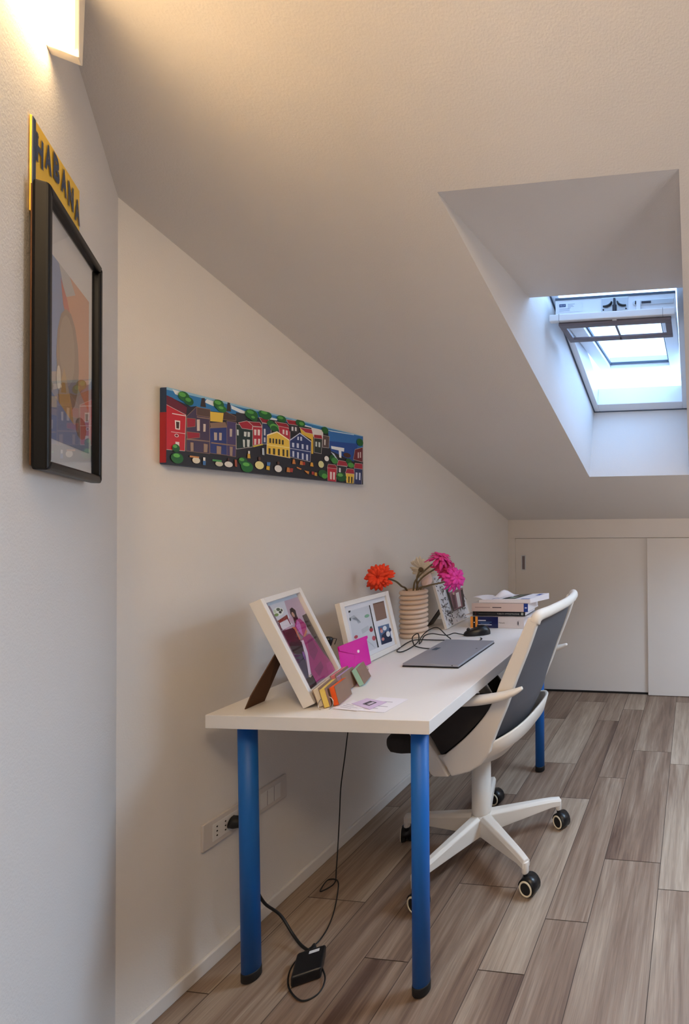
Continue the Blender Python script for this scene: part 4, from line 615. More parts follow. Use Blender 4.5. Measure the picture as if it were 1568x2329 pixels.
# ------------------------------------------------------------------ painted canvas on the desk wall
cv = thing('canvas_painting', 'long unframed canvas painting of colourful town houses above the desk', 'painting', (0, 1.41, 1.357))
y0, y1, z0, z1 = 1.05, 1.769, 1.357, 1.55
MB().box((.001, y0, z0), (.0218, y1, z1)).build('stretched_canvas', 'plate_blue', cv, .003)
pc = Pic((.0219, y0, z0), (0, y1 - y0, 0), (0, 0, z1 - z0), (1, 0, 0), .000012)
pc.rect(0, 0, 1, 1, '#26242a'); LN = {c: '#d8d0ca' for c in ('#a32335', '#961f30', '#9c2030', '#a3283a', '#8f2030', '#a8283a', '#23332f', '#b02a3a', '#2e3d66', '#b52f3f', '#28386e', '#b8283c', '#2a3560', '#e6c04a', '#c3222e', '#e8c24a', '#2b3330', '#6d2530', '#2c2c34', '#5c4a48')}
LN.update({c: '#94765f' for c in ('#473a54', '#4a3f6a', '#2d3a78', '#5b4740', '#4b3a36', '#8a6f5c', '#9c2636', '#a08878')})
pc.shapes(PRINTS['paint'], LN)
pc.add([(.0217, y0 - .0002, z0 + .004), (.003, y0 - .0002, z0 + .004), (.003, y0 - .0002, z0 + .13), (.0217, y0 - .0002, z0 + .13)], [(0, 1, 2, 3)], '#a81f2a')
pc.build('painted_scene', 'oil_paint', cv)

# ------------------------------------------------------------------ sockets
def socket(label, ya, yb, kind):
    za, zb = .3235, .3965
    t = thing('wall_socket', label, 'socket', (0, (ya + yb) / 2, za))
    MB().box((0, ya, za), (.008, yb, zb)).build('cover_plate', 'socket_white', t, .002)
    w_ = (yb - ya) - .05
    MB().box((.008, ya + .025, za + .013), (.0095, yb - .025, zb - .013)).build('module_strip', 'skirting_white', t, .0008)
    m = MB()
    if kind == 's':
        for k in range(3):
            yc = ya + .025 + w_ * (k + .5) / 3
            for dz in (-.012, 0, .012): m.cyl((.0095, yc, .36 + dz), (.0099, yc, .36 + dz), .0022, 10)
        m.build('contact_hole', 'dark_gap', t)
    else:
        for k in (1, 2): MB().box((.0095, ya + .025 + w_ * k / 3 - .0005, za + .014), (.0098, ya + .025 + w_ * k / 3 + .0005, zb - .014)).build('module_joint', 'vent_brown', t)
    return t
socket('white wall socket plate with a black plug, behind the near desk leg', 1.154, 1.276, 's')
socket('white wall plate with blank covers, farther under the desk, nothing plugged in', 1.300, 1.422, 'b')

# ------------------------------------------------------------------ desk
DO = V(.07233, 1.10231, .7161); DA = .03601
DU, DV = V(cos(DA), sin(DA), 0), V(-sin(DA), cos(DA), 0); DL = 1.2
def dk(u, v, z=0): return DO + DU * u + DV * v + V(0, 0, z)
ds = thing('desk', 'white desk with blue tubular legs along the wall', 'desk', (dk(.3, .6) - V(0, 0, .7161)))
MB().obox(dk(0, 0, -.034), DU, DV, (0, 0, 1), .6, DL, .034).build('desk_top', 'desk_white', ds, .0012)
for k, (u, v, tx, ty) in enumerate(((.0625, .0575, .012, .0), (.545, .055, .002, 0), (.545, 1.148, -.002, 0), (.0625, 1.148, 0, 0))):
    t = dk(u, v, -.034); b = V(t.x + tx, t.y + ty, 0)
    d = (b - t).normalized()
    m = MB(); m.lathe([(.0, 0), (.0215, 0), (.0215, (b - t).length - .026)], t, d, 28); lg = m.build('leg', 'blue_metal', ds)
    m = MB(); m.lathe([(.0220, 0), (.0225, .004), (.0225, .022), (.019, .026), (0, .026)], b - d * .026, d, 28); m.build('foot_cap', 'black_rubber', lg)
    m = MB(); m.lathe([(.035, .0), (.035, .004), (0, .004)], t, d, 28); m.build('mounting_plate', 'blue_metal', lg)

# ------------------------------------------------------------------ picture frames on the desk
ZT = .7161
class Lean:
    def __init__(s, x, y, phi, tilt, w_, h, d):
        p, t = rad(phi), rad(tilt); s.o = V(x, y, ZT + .0004); s.a = V(cos(p), sin(p), 0); n0 = V(sin(p), -cos(p), 0); s.n0 = n0
        s.b = V(0, 0, 1) * cos(t) - n0 * sin(t); s.f = n0 * cos(t) + V(0, 0, 1) * sin(t); s.w, s.h, s.d = w_, h, d
    def p(s, i, j, k): return s.o + s.a * s.w * i + s.b * s.h * j + s.f * k
def stand_frame(name, label, L, border, prof_mat, side_mat, photo, recess, photo_mat='print_gloss', glass=True):
    """border = (left, right, bottom, top) widths in metres"""
    t = thing(name, label, 'picture frame', L.o, 'standing photo frames on the desk')
    bl, br, bb, bt = border; m = MB()
    def bar(i0, j0, i1, j1): m.obox(L.o + L.a * i0 + L.b * j0, L.a, L.b, L.f, i1 - i0, j1 - j0, L.d)
    bar(0, 0, bl, L.h); bar(L.w - br, 0, L.w, L.h); bar(bl, 0, L.w - br, bb); bar(bl, L.h - bt, L.w - br, L.h)
    fr = m.build('frame', prof_mat, t, .0012)
    pc = Pic(L.o + L.f * (L.d - recess), L.a * L.w, L.b * L.h, L.f, .00004); pc.shapes(photo)
    # keep the print inside the rebate
    pc.build('photograph', photo_mat, t)
    MB().obox(L.o + L.a * .004 + L.b * .004 + L.f * .001, L.a, L.b, L.f, L.w - .008, L.h - .008, max(L.d - recess - .0015, .001)).build('backing_board', 'brown_board', t)
    if glass:
        MB().obox(L.o + L.a * (bl - .001) + L.b * (bb - .001) + L.f * (L.d - recess + .003), L.a, L.b, L.f, L.w - bl - br + .002, L.h - bb - bt + .002, .0012).build('glass_pane', 'picture_glass', t)
    return t
def clip(L, u0, v0, u1, v1):
    o = []
    for q in L:
        if q[0] == 'p': o.append(['p', q[1], [(min(max(a, u0), u1), min(max(b, v0), v1)) for a, b in q[2]]])
        elif u0 < q[2][0] - q[3] and q[2][0] + q[3] < u1 and v0 < q[2][1] - q[4] and q[2][1] + q[4] < v1: o.append(q)
    return o
L1 = Lean(.297, 1.162, 109.664, 23.84, .228, .309, .029)
f1 = stand_frame('photo_frame', 'tall white box frame with a photo of a person in a magenta dress', L1, (.0165, .0175, .034, .0145), 'frame_white', 'frame_cream',
                 [['p', '#25222a', [(.05, .08), (.95, .08), (.95, .97), (.05, .97)]]] + clip(PRINTS['f1'], .05, .08, .95, .97), .012)
def easel(parent, pts, th, m_, name='easel_leg'):
    m = MB(); n = (V(pts[1]) - V(pts[0])).cross(V(pts[2]) - V(pts[0])).normalized(); m.prism(pts, n * th); return m.build(name, m_, parent)
T = L1.o + L1.a * .03 + L1.b * .175
easel(f1, [V(.140, 1.146, ZT), V(.138, 1.205, ZT), T + L1.a * .058, T, V(.140, 1.146, ZT).lerp(T, .24) - L1.a * .012], .003, 'brown_board')
L2 = Lean(.186, 1.477, 93.0, 13.1, .279, .225, .018)
sh2 = [['p', '#dcdfe6', [(.05, .06), (.95, .06), (.95, .95), (.05, .95)]]] + PRINTS['f2'][1:]
f2 = stand_frame('photo_frame', 'white collage frame with three openings, standing left of the ribbed vase', L2, (.02, .02, .019, .0165), 'frame_white', 'frame_cream', sh2, .008, glass=False)
T = L2.o + L2.a * .11 + L2.b * .13
easel(f2, [V(.07, 1.585, ZT), V(.069, 1.640, ZT), T + L2.a * .055, T], .003, 'brown_board')
L3 = Lean(.197, 2.072, 94.83, 15.74, .286, .248, .012)
sh3 = [['p', '#e6e7ec', [(0.01, .01), (.99, .01), (.99, .99), (.01, .99)]]]
rs = random.Random(3)
def commas(n, u0, v0, u1, v1):
    for _ in range(n):
        u, v = rs.uniform(u0, u1), rs.uniform(v0, v1)
        if .29 < u < .86 and .22 < v < .73: continue
        a0 = rs.uniform(0, 6.28); R = rs.uniform(.026, .038); k = []; sp_ = rs.uniform(1.6, 2.6)
        for q in range(7): k.append((u + R * cos(a0 + sp_ * q / 6), v + R * 1.15 * sin(a0 + sp_ * q / 6)))
        k2 = [(u + (R * (.42 + .58 * abs(q - 3) / 3)) * cos(a0 + sp_ * q / 6), v + (R * 1.15 * (.42 + .58 * abs(q - 3) / 3)) * sin(a0 + sp_ * q / 6)) for q in range(6, -1, -1)]
        sh3.append(['p', '#17161b', k + k2])
commas(330, .045, .05, .955, .95)
sh3 += PRINTS['f3']
f3 = stand_frame('photo_frame', 'white frame patterned with black curls, standing right of the ribbed vase', L3, (.004, .004, .004, .004), 'frame_white', 'frame_white', sh3, .0035, 'print_gloss', glass=False)
T = L3.o + L3.a * .10 + L3.b * .13
easel(f3, [V(.075, 2.13, ZT), V(.073, 2.185, ZT), T + L3.a * .06, T], .004, 'black_plastic')

# ------------------------------------------------------------------ vase and artificial flowers
VC = V(.125, 1.947, ZT)
vs_ = thing('vase', 'cream ceramic vase built of stacked rings, holding artificial flowers', 'vase', VC)
prof = [(.0, 0), (.045, 0)]; nr = 10; hr = .0199
for i in range(nr):
    for k in range(1, 8):
        q = pi * k / 8; prof.append((.0425 + .0155 * sin(q) ** .9, hr * (i + (1 - cos(q)) / 2)))
    prof.append((.0415, hr * (i + 1)))
top = hr * nr
prof += [(.043, top + .001), (.040, top - .004), (.039, .02), (0, .018)]
MB().lathe(prof, VC, n=48).build('ringed_body', 'ceramic', vs_)

def gerbera(name, label, cat_loc, head, axis, R, stem, pm, cm, n=(22, 18, 12), droop=.15, closed=0.0, seed=0):
    rr = random.Random(seed); t = thing(name, label, 'flower', cat_loc, 'artificial gerberas in the ribbed vase')
    ax = V(axis).normalized(); e1 = ax.orthogonal().normalized(); e2 = ax.cross(e1); head = V(head)
    m = MB()
    for layer, cnt in enumerate(n):
        rl = R * (1 - .2 * layer); lift = (.10 + .28 * layer) + closed
        for k in range(cnt):
            q = 2 * pi * (k + .5 * (layer % 2)) / cnt + rr.uniform(-.12, .12); L_ = rl * rr.uniform(.86, 1.06); wd = R * .135 * rr.uniform(.85, 1.1); dr = droop * rr.uniform(.4, 1.6)
            d = e1 * cos(q) + e2 * sin(q); s_ = ax.cross(d); tw = rr.uniform(-.25, .25)
            vv = []; ns = 5
            for i in range(ns + 1):
                x_ = i / ns; wq = wd * (.35 + 1.3 * x_ - .55 * x_ * x_) * (1 if i < ns else .28); hz_ = L_ * (lift * x_ - (dr + lift * .35) * x_ * x_) + .004 * layer * R / .05
                c = head + d * (R * .10 + (L_ - R * .10) * x_) + ax * hz_
                sd = s_ * cos(tw * x_) + ax * sin(tw * x_)
                vv += [c - sd * wq - ax * wq * .22, c, c + sd * wq - ax * wq * .22]
            vv = [vv[j] for j in range(len(vv))]
            fs = []
            for i in range(ns):
                for j in (0, 1): fs.append((i * 3 + j, i * 3 + j + 1, i * 3 + j + 4, i * 3 + j + 3))
            m.add(vv, fs, smooth=True)
    m.build('petals', pm, t, solid=.0008)
    MB().ball(head + ax * R * .06, R * .2, R * .2, R * .12, 14, ax=tuple(e1), ay=tuple(e2), az=tuple(ax)).build('flower_centre', cm, t)
    m = MB(); m.lathe([(.0025, -R * .32), (R * .13, -R * .22), (R * .2, -R * .06), (R * .16, R * .01), (0, R * .01)], head, ax, 16); m.build('calyx', 'sepal_green', t)
    sp2 = crom(list(stem) + [head - ax * R * .28], 8)
    MB().tube(sp2, [.0042, .0038, .0036, .004], 8).build('stem', 'stem_green', t)
    return t
MZ = ZT + top
gerbera('gerbera', 'orange artificial gerbera hanging out to the left of the ribbed vase', VC + V(-.01, 0, .03), (.092, 1.762, .992), (.12, -.85, .15), .057,
        [VC + V(-.012, 0, .05), VC + V(-.022, -.012, .19), VC + V(-.025, -.05, .222), (.100, 1.85, .966)], 'petal_orange', 'petal_orange_core', droop=.2, seed=1)
gerbera('gerbera', 'white artificial gerbera seen from behind, its brown calyx showing', VC + V(.01, .02, .03), (.128, 2.003, .997), (.12, .8, .30), .060,
        [VC + V(.0, .012, .05), VC + V(.004, .022, .19), (.128, 1.965, .955)], 'petal_white', 'stem_green', n=(20, 16), droop=.0, seed=2)
gerbera('gerbera', 'deep pink artificial gerbera at the top of the bunch', VC + V(.005, -.01, .03), (.262, 1.925, 1.056), (.35, -.05, .9), .055,
        [VC + V(.0, -.005, .05), VC + V(.006, -.012, .195), (.150, 1.93, .965), (.215, 1.928, 1.022)], 'petal_pink', 'petal_rose', droop=.45, seed=3)
gerbera('gerbera', 'rose red artificial gerbera drooping below the topmost pink one', VC + V(.012, .008, .03), (.284, 1.945, 1.010), (.75, -.25, .25), .055,
        [VC + V(.008, .004, .05), VC + V(.012, .0, .195), (.165, 1.94, .965), (.240, 1.945, 1.012)], 'petal_rose', 'petal_pink', droop=.55, seed=4)
gerbera('gerbera', 'bright magenta artificial gerbera overhanging the patterned frame, rightmost of the bunch', VC + V(.016, -.01, .03), (.336, 1.905, .972), (.82, -.42, .22), .055,
        [VC + V(.012, -.008, .05), VC + V(.02, -.01, .19), (.20, 1.925, .935), (.275, 1.912, .952)], 'petal_magenta', 'petal_pink', droop=.4, seed=5)
bt_ = thing('flower_bud', 'pale pink artificial bud close above the vase mouth', 'flower', VC + V(.02, .012, .03))
m = MB(); hd_ = V(.160, 1.987, .952); ax = V(.25, .1, .9).normalized()
for k in range(6):
    q = 2 * pi * k / 6; e1 = ax.orthogonal().normalized(); e2 = ax.cross(e1); d = e1 * cos(q) + e2 * sin(q); s_ = ax.cross(d)
    m.grid(lambda a, b, d=d, s_=s_: hd_ + ax * (-.030 + .062 * b) + d * (.024 * sin(pi * min(b * .8 + .12, 1))) * cos((a - .5) * 1.5) + s_ * (.024 * sin(pi * min(b * .8 + .12, 1))) * sin((a - .5) * 1.5), 6, 8)
m.build('petals', 'petal_pale', bt_, solid=.0008)
MB().tube(crom([VC + V(.014, .01, .05), VC + V(.018, .018, .19), hd_ - ax * .028], 6), .003, 8).build('stem', 'stem_green', bt_)

# ------------------------------------------------------------------ tablet computer, mouse and leads
tb = thing('tablet_computer', 'closed grey tablet computer lying on the desk with a dark keyboard cover', 'tablet', (.43, 1.70, ZT))
q = [V(.338, 1.531, ZT), V(.541, 1.530, ZT), V(.526, 1.856, ZT), V(.318, 1.862, ZT)]
def inset(q, d):
    c = sum(q, V(0, 0, 0)) / 4; return [p + (c - p).normalized() * d for p in q]
m = MB(); m.prism([p + V(0, 0, .0004) for p in q], V(0, 0, .0042)); m.build('keyboard_cover', 'black_plastic', tb, .0015)
m = MB(); m.prism([p + V(0, 0, .0046) for p in inset(q, .002)], V(0, 0, .0078)); m.build('slab', 'aluminium', tb, .0012)
zt_ = ZT + .01245
m = MB(); c = V(.356, 1.716, zt_)
for i in (0, 1):
    for j in (0, 1): m.box((c.x + i * .0105 - .0098, c.y + j * .0175 - .0165, zt_), (c.x + i * .0105, c.y + j * .0175, zt_ + .0003))
m.build('logo', 'gasket_grey', tb)
m = MB(); m.cyl((.508, 1.733, zt_), (.508, 1.733, zt_ + .0004), .0035, 14); m.build('camera_lens', 'black_plastic', tb)
m = MB(); m.box((.515, 1.531, ZT + .0075), (.519, 1.533, ZT + .0105)); m.build('pen_magnet', 'vent_grey', tb)
ms = thing('computer_mouse', 'black wired computer mouse on the desk in front of the book stack', 'mouse', (.388, 1.993, ZT))
ux, uy = V(.93, .36, 0).normalized(), V(-.36, .93, 0).normalized(); mc = V(.388, 1.993, ZT + .001)
def mshape(a, b):
    th = 2 * pi * a; ph = pi / 2 * b
    lx_ = .056 * cos(th) * cos(ph) ** .55; ly_ = .031 * sin(th) * cos(ph) ** .5 * (1 - .12 * cos(th)); hz_ = .037 * sin(ph) ** .9 * (1 + .12 * cos(th)) * (1 - .25 * (1 - cos(th)) * .5)
    return mc + ux * lx_ + uy * ly_ + V(0, 0, hz_)
m = MB(); m.grid(mshape, 32, 12); m.build('shell', 'black_plastic', ms)
m = MB(); m.cyl(mc - ux * .036 - uy * .003 + V(0, 0, .024), mc - ux * .036 + uy * .003 + V(0, 0, .024), .007, 16); m.build('scroll_wheel', 'black_rubber', ms)
cab = [[.342, 1.966, .722], [.338, 1.93, .734], [.321, 1.92, .739], [.303, 1.9, .735], [.283, 1.88, .741], [.251, 1.87, .747], [.231, 1.85, .743], [.223, 1.838, .72], [.228, 1.816, .72], [.231, 1.83, .745], [.256, 1.84, .769], [.287, 1.85, .777], [.318, 1.86, .745], [.325, 1.885, .720], [.287, 1.876, .72], [.228, 1.876, .72], [.184, 1.874, .72], [.170, 1.845, .72], [.181, 1.780, .72], [.199, 1.718, .72], [.216, 1.694, .72], [.233, 1.701, .72], [.23, 1.762, .72], [.246, 1.78, .738], [.248, 1.78, .763], [.24, 1.78, .768], [.222, 1.78, .754], [.197, 1.824, .722], [.24, 1.769, .7225], [.283, 1.752, .72], [.316, 1.747, .72]]
MB().tube(crom(cab, 6), .0021, 8).build('mouse_cable', 'black_cable', ms)

# power adapter: plug, mains lead, brick on the floor, thin lead up to the desk
pa = thing('power_adapter', 'black laptop power adapter with leads on the floor between the near desk legs', 'power adapter', (.29, 1.19, 0))
a1, a2 = V(.52, -.85, 0).normalized(), V(.85, .52, 0).normalized()
bc = V(.283, 1.196, .0006); m = MB()
m.obox(bc - a1 * .040 - a2 * .034, a1, a2, (0, 0, 1), .080, .068, .030); m.build('brick', 'black_plastic', pa, .006, 3)
bt = bc + V(0, 0, .0302); pc = Pic(bt - a1 * .030 - a2 * .004, a2 * .024, -a1 * -.010, (0, 0, 1)); pc.rect(0, 0, 1, 1, '#c9c9cb'); pc.build('rating_label', 'print_matt', pa)
m = MB(); pz = V(.0100, 1.231, .360); m.lathe([(.016, 0), (.0165, .012), (.013, .026), (.007, .036), (.0045, .044), (0, .044)], pz, (1, .25, -.18), 20); m.build('plug', 'black_rubber', pa)
mains = crom([pz + V(.040, .010, -.007), (.075, 1.245, .335), (.098, 1.225, .27), (.097, 1.225, .19), (.103, 1.243, .13), (.125, 1.272, .075), (.17, 1.266, .030), (.215, 1.248, .016), bc - a1 * .043 + V(0, 0, .015)], 8)
MB().tube(mains, .0035, 10).build('mains_lead', 'black_cable', pa)
m = MB(); e_ = bc - a1 * .041 + V(0, 0, .015); m.lathe([(.009, 0), (.0085, .014), (.005, .026), (.0036, .03)], e_, -a1, 16); m.build('lead_grip', 'black_rubber', pa)
thin = crom([(.120, 1.60, .6815), (.085, 1.6, .456), (.073, 1.6, .369), (.057, 1.6, .258), (.052, 1.6, .164), (.058, 1.585, .075), (.095, 1.53, .020), (.120, 1.49, .004), (.105, 1.455, .003), (.095, 1.46, .003), (.088, 1.50, .004), (.125, 1.497, .007), (.160, 1.455, .003), (.217, 1.36, .003), (.240, 1.285, .003), (.225, 1.24, .003), (.232, 1.19, .003), (.270, 1.145, .003), (.330, 1.118, .003), (.358, 1.140, .003), (.350, 1.172, .008), bc + a1 * .02 + a2 * .033 + V(0, 0, .012)], 8)
MB().tube(thin, .0019, 8).build('output_lead', 'black_cable', pa)
ct = thing('charging_lead', 'short black lead poking out between the mouse and the tablet', 'cable', (.45, 1.88, ZT))
MB().tube(crom([(.435, 1.926, .7195), (.450, 1.905, .722), (.452, 1.880, .7205), (.444, 1.868, .7195), (.432, 1.864, .7195)], 6), .0024, 8).build('lead', 'black_cable', ct)

# ------------------------------------------------------------------ books and papers
def book(name, label, x0, x1, y0, y1, z0, z1, spine, cover, yaw=0.0, hard=True):
    t = thing(name, label, 'book', ((x0 + x1) / 2, (y0 + y1) / 2, z0), 'books stacked at the far end of the desk')
    cx, cy = (x0 + x1) / 2, (y0 + y1) / 2; c, s_ = cos(rad(yaw)), sin(rad(yaw))
    def R(x, y, z): return V(cx + (x - cx) * c - (y - cy) * s_, cy + (x - cx) * s_ + (y - cy) * c, z)
    ex, ey = V(c, s_, 0), V(-s_, c, 0); th = .0016
    m = Pic(R(x0, y0, z0), R(x1, y0, z0) - R(x0, y0, z0), V(0, 0, z1 - z0), -ey)
    m.obox(R(x0, y0, z0), ex, ey, (0, 0, 1), x1 - x0, y1 - y0, th, cover); m.obox(R(x0, y0, z1 - th), ex, ey, (0, 0, 1), x1 - x0, y1 - y0, th, cover)
    m.obox(R(x0, y0, z0 + th), ex, ey, (0, 0, 1), x1 - x0, th, z1 - z0 - 2 * th, cover)
    spine(m); m.build('cover', 'print_gloss', t)
    g = MB(); g.obox(R(x0 + .002, y0 + th, z0 + th), ex, ey, (0, 0, 1), x1 - x0 - .004, y1 - y0 - th - .003, z1 - z0 - 2 * th); g.build('page_block', 'paper_white', t)
    return t
def sp_blue(m):
    m.rect(0, 0, 1, 1, '#d6d2d6'); m.rect(0, 0, .137, 1, '#ef9a3a'); m.rect(.048, 0, .092, 1, '#15141a'); m.ell(.07, .48, .012, .05, '#f0ece8'); m.rect(.137, 0, .52, 1, '#141c52')
    m.rect(.145, .62, .29, .70, '#dfe4f2'); m.rect(.15, .50, .40, .54, '#4f7fc0'); m.rect(.19, .39, .36, .43, '#4f7fc0'); m.rect(.15, .25, .40, .32, '#c8d4ea')
    m.text('Manuale', .535, .42, .11, .12, '#2b2a30'); m.ell(.90, .46, .03, .24, '#a9a6ab'); m.ell(.905, .46, .024, .2, '#d6d2d6'); m.ell(.893, .46, .010, .18, '#3a383e'); m.rect(.865, .03, .868, .97, '#c2bec3')
def sp_black(m):
    m.rect(0, 0, 1, 1, '#100f12'); m.rect(.05, .2, .06, .8, '#5a2026'); m.text('PUBBLICA AMMINISTRAZIONE', .47, .34, .42, .3, '#b9b9b4'); m.rect(.11, .40, .45, .5, '#5d5d5c'); m.rect(.925, .25, .965, .8, '#c9cfc8'); m.rect(.935, .4, .955, .65, '#4d5a54')
def sp_beige(m):
    m.rect(0, 0, 1, 1, '#d3c0bb'); m.rect(0, .0, 1, .03, '#b7a49f'); m.rect(.06, .46, .33, .52, '#7c6c69'); m.rect(.37, .44, .53, .54, '#3b3234'); m.rect(.925, 0, 1, 1, '#1d3a8c'); m.rect(.945, .42, .98, .55, '#c8d2ec')
book('book', 'thick white book with a navy and orange spine, at the bottom of the stack', .296, .552, 2.122, 2.285, ZT + .0005, .768, sp_blue, '#d9d6da')
book('book', 'thin black paperback in the middle of the book stack', .306, .556, 2.124, 2.27, .7725, .791, sp_black, '#17161a', .4)
book('book', 'thick beige book with a blue spine end, lying on the thin black one', .302, .570, 2.122, 2.275, .792, .830, sp_beige, '#e4dedd', .5)
sh_ = thing('paper_sheet', 'loose white sheet sticking out of the book stack above the bottom book', 'paper', (.42, 2.2, .768))
m = MB(); m.grid(lambda a, b: V(.262 + .33 * a, 2.135 + .15 * b - .01 * a, .7695 + .0014 * sin(5 * a) + (.004 * (a - .85) / .15 if a > .85 else 0) + (.002 * (.12 - a) / .12 if a < .12 else 0)), 24, 6); m.build('sheet', 'paper_white', sh_, solid=.0005)
mg = thing('magazine', 'white printed booklet with a dark photo, curling on top of the book stack', 'magazine', (.46, 2.2, .832))
def mgz(a, b): return .8335 + .018 * (.35 + .65 * a) + .010 * b * a + .003 * sin(3 * a + 1)
def mgp(a, b): return V(.335 + .245 * a + .05 * b, 2.128 + .125 * b, mgz(a, b))
m = MB(); m.grid(lambda a, b: mgp(a, b), 20, 8); m.grid(lambda a, b: V(*mgp(a, b)[:2], .8315), 20, 8)
rim = [(i / 20, 0) for i in range(21)] + [(1, j / 8) for j in range(1, 9)] + [(1 - i / 20, 1) for i in range(1, 21)] + [(0, 1 - j / 8) for j in range(1, 8)]
m.rings([[V(*mgp(a, b)[:2], .8315) for a, b in rim], [mgp(a, b) for a, b in rim]], smooth=False)
m.build('page_block', 'paper_white', mg)
pr = MB()
def patch(a0, b0, a1, b1, col, k): pr.grid(lambda a, b: mgp(a0 + (a1 - a0) * a, b0 + (b1 - b0) * b) + V(0, 0, .0004 + .0002 * k), 10, 6, col)
patch(.42, .06, .68, .98, '#22302e', 0); patch(.5, .2, .62, .45, '#8fa79a', 1); patch(.52, .6, .60, .8, '#6d8a76', 1); patch(.86, .62, .95, .86, '#3f62b0', 1); patch(.2, .1, .23, .7, '#5f74b8', 1); patch(.30, .15, .32, .8, '#6f7fae', 1)
patch(.80, .02, .97, .10, '#4b6cb8', 1)
pr.build('cover_print', 'print_gloss', mg)
cs = thing('paper_sheet', 'crumpled white sheet with a raised peak on top of the book stack', 'paper', (.36, 2.18, .84))
def csz(a, b):
    pk = math.exp(-((a - .52) ** 2 * 40 + (b - .75) ** 2 * 9)); return .838 + .036 * pk + .022 * max(0, .35 - a) * 2 * (1 - .5 * b) + .006 * sin(7 * a + 3 * b)
m = MB(); m.grid(lambda a, b: V(.296 + .15 * a + .05 * b, 2.130 + .115 * b + .01 * (1 - a), max(csz(a, b), .8325) + (.008 * a)), 26, 14); m.build('sheet', 'paper_white', cs, solid=.0005)

# papers and card near the front corner of the desk
def card(name, label, cat, quad, z, col, extra=None, th=.0006, matn='print_matt'):
    q = [V(x, y, ZT + z) for x, y in quad]; c = sum(q, V(0, 0, 0)) / 4
    t = thing(name, label, cat, c, 'papers at the near corner of the desk'); m = MB(); m.prism(q, V(0, 0, th), col)
    m.v = m.v
    if extra:
        tp = [p + V(0, 0, th) for p in q]
        def bil(u, v): return tp[0] * (1 - u) * (1 - v) + tp[1] * u * (1 - v) + tp[2] * u * v + tp[3] * (1 - u) * v
        for k, (u0, v0, u1, v1, cc) in enumerate(extra): m.add([bil(u0, v0) + V(0, 0, .00008 * (k + 1)), bil(u1, v0) + V(0, 0, .00008 * (k + 1)), bil(u1, v1) + V(0, 0, .00008 * (k + 1)), bil(u0, v1) + V(0, 0, .00008 * (k + 1))], [(0, 1, 2, 3)], cc)
    m.build('sheet', matn, t); return t
ln = [(.1, .2 + .16 * k, .1 + (.5, .7, .4, .6)[k % 4], .225 + .16 * k, '#8d8896') for k in range(4)]
card('leaflet', 'white printed leaflet lying under the lilac card', 'paper', [(.440, 1.166), (.528, 1.160), (.535, 1.254), (.446, 1.262)], .0006, '#ece9ef', ln)
card('leaflet', 'narrow white printed slip beside the lilac card, nearest the small pads', 'paper', [(.378, 1.170), (.452, 1.162), (.456, 1.196), (.388, 1.232)], .0014, '#ebe7ec', ln[:3])
card('business_card', 'lilac card with a black picture square, lying on white leaflets', 'card', [(.404, 1.203), (.480, 1.171), (.492, 1.223), (.418, 1.244)], .0024, '#d3bfdd', [(.36, .26, .72, .76, '#17151b'), (.52, .36, .66, .7, '#cfc6d6'), (.42, .4, .5, .66, '#6a6070'), (.40, .30, .68, .34, '#8c8294')], .0008)

# ------------------------------------------------------------------ kraft-covered mini pads leaning on the tall frame
def pad(label, page, s, t_, th, ln_=.072, h=.047, tilt=17, ring=None, phi=109.664, z=0.0):
    L = Lean(L1.o.x + L1.n0.x * s + L1.a.x * t_, L1.o.y + L1.n0.y * s + L1.a.y * t_, phi, tilt, ln_, h, th)
    L.o.z += z
    T_ = thing('mini_notepad', label, 'notepad', L.o, 'mini notepads leaning against the tall frame')
    nm = 'pages_' + page.strip('#')
    if nm not in MATS: mat(nm, page, .75, bump=.15, bscale=900)
    MB().obox(L.o + L.b * .0005 + L.f * .0014, L.a, L.b, L.f, ln_ - .001, h - .001, th - .0028).build('page_block', nm, T_, .0012)
    for k, o in enumerate((0, th - .0013)):
        MB().obox(L.o + L.f * o, L.a, L.b, L.f, ln_, h, .0013).build('kraft_cover', 'kraft', T_, .0004)
    if ring:
        i, j, R = ring; c = L.o + L.a * ln_ * i + L.b * h * j + L.f * th * .5
        e1, e2 = L.f, (L.a * .35 + L.b * .94).normalized()
        MB().tube([c + e1 * R * cos(2 * pi * k / 24) + e2 * R * sin(2 * pi * k / 24) for k in range(24)], .0011, 8, closed=True).build('split_ring', 'steel', T_)
    return T_
pad('cream paged kraft notepad, first of the row, touching the tall frame', '#e2d2b8', .036, .000, .0155, .088, .050, 18)
pad('yellow paged kraft notepad with a metal ring, between the cream and orange ones', '#edcf6a', .0525, -.0105, .0155, .088, .051, 14.5, (-.02, .22, .018), 111)
pad('orange paged kraft notepad, front of the row', '#f2601c', .0710, .001, .0155, .080, .051, 14, None, 106)
pad('pink paged kraft notepad behind the cream one, leaning on the tall frame', '#eb8a96', .039, .101, .0150, .088, .054, 14, None, 107)
pad('lilac paged kraft notepad between the pink and blue-green ones', '#b5a0d2', .0560, .093, .0150, .086, .053, 14, None, 107)
pad('blue-green paged kraft notepad standing tilted at the back of the row', '#a3d3c6', .0865, .152, .0165, .078, .053, 24, (1.03, .5, .010), 113)

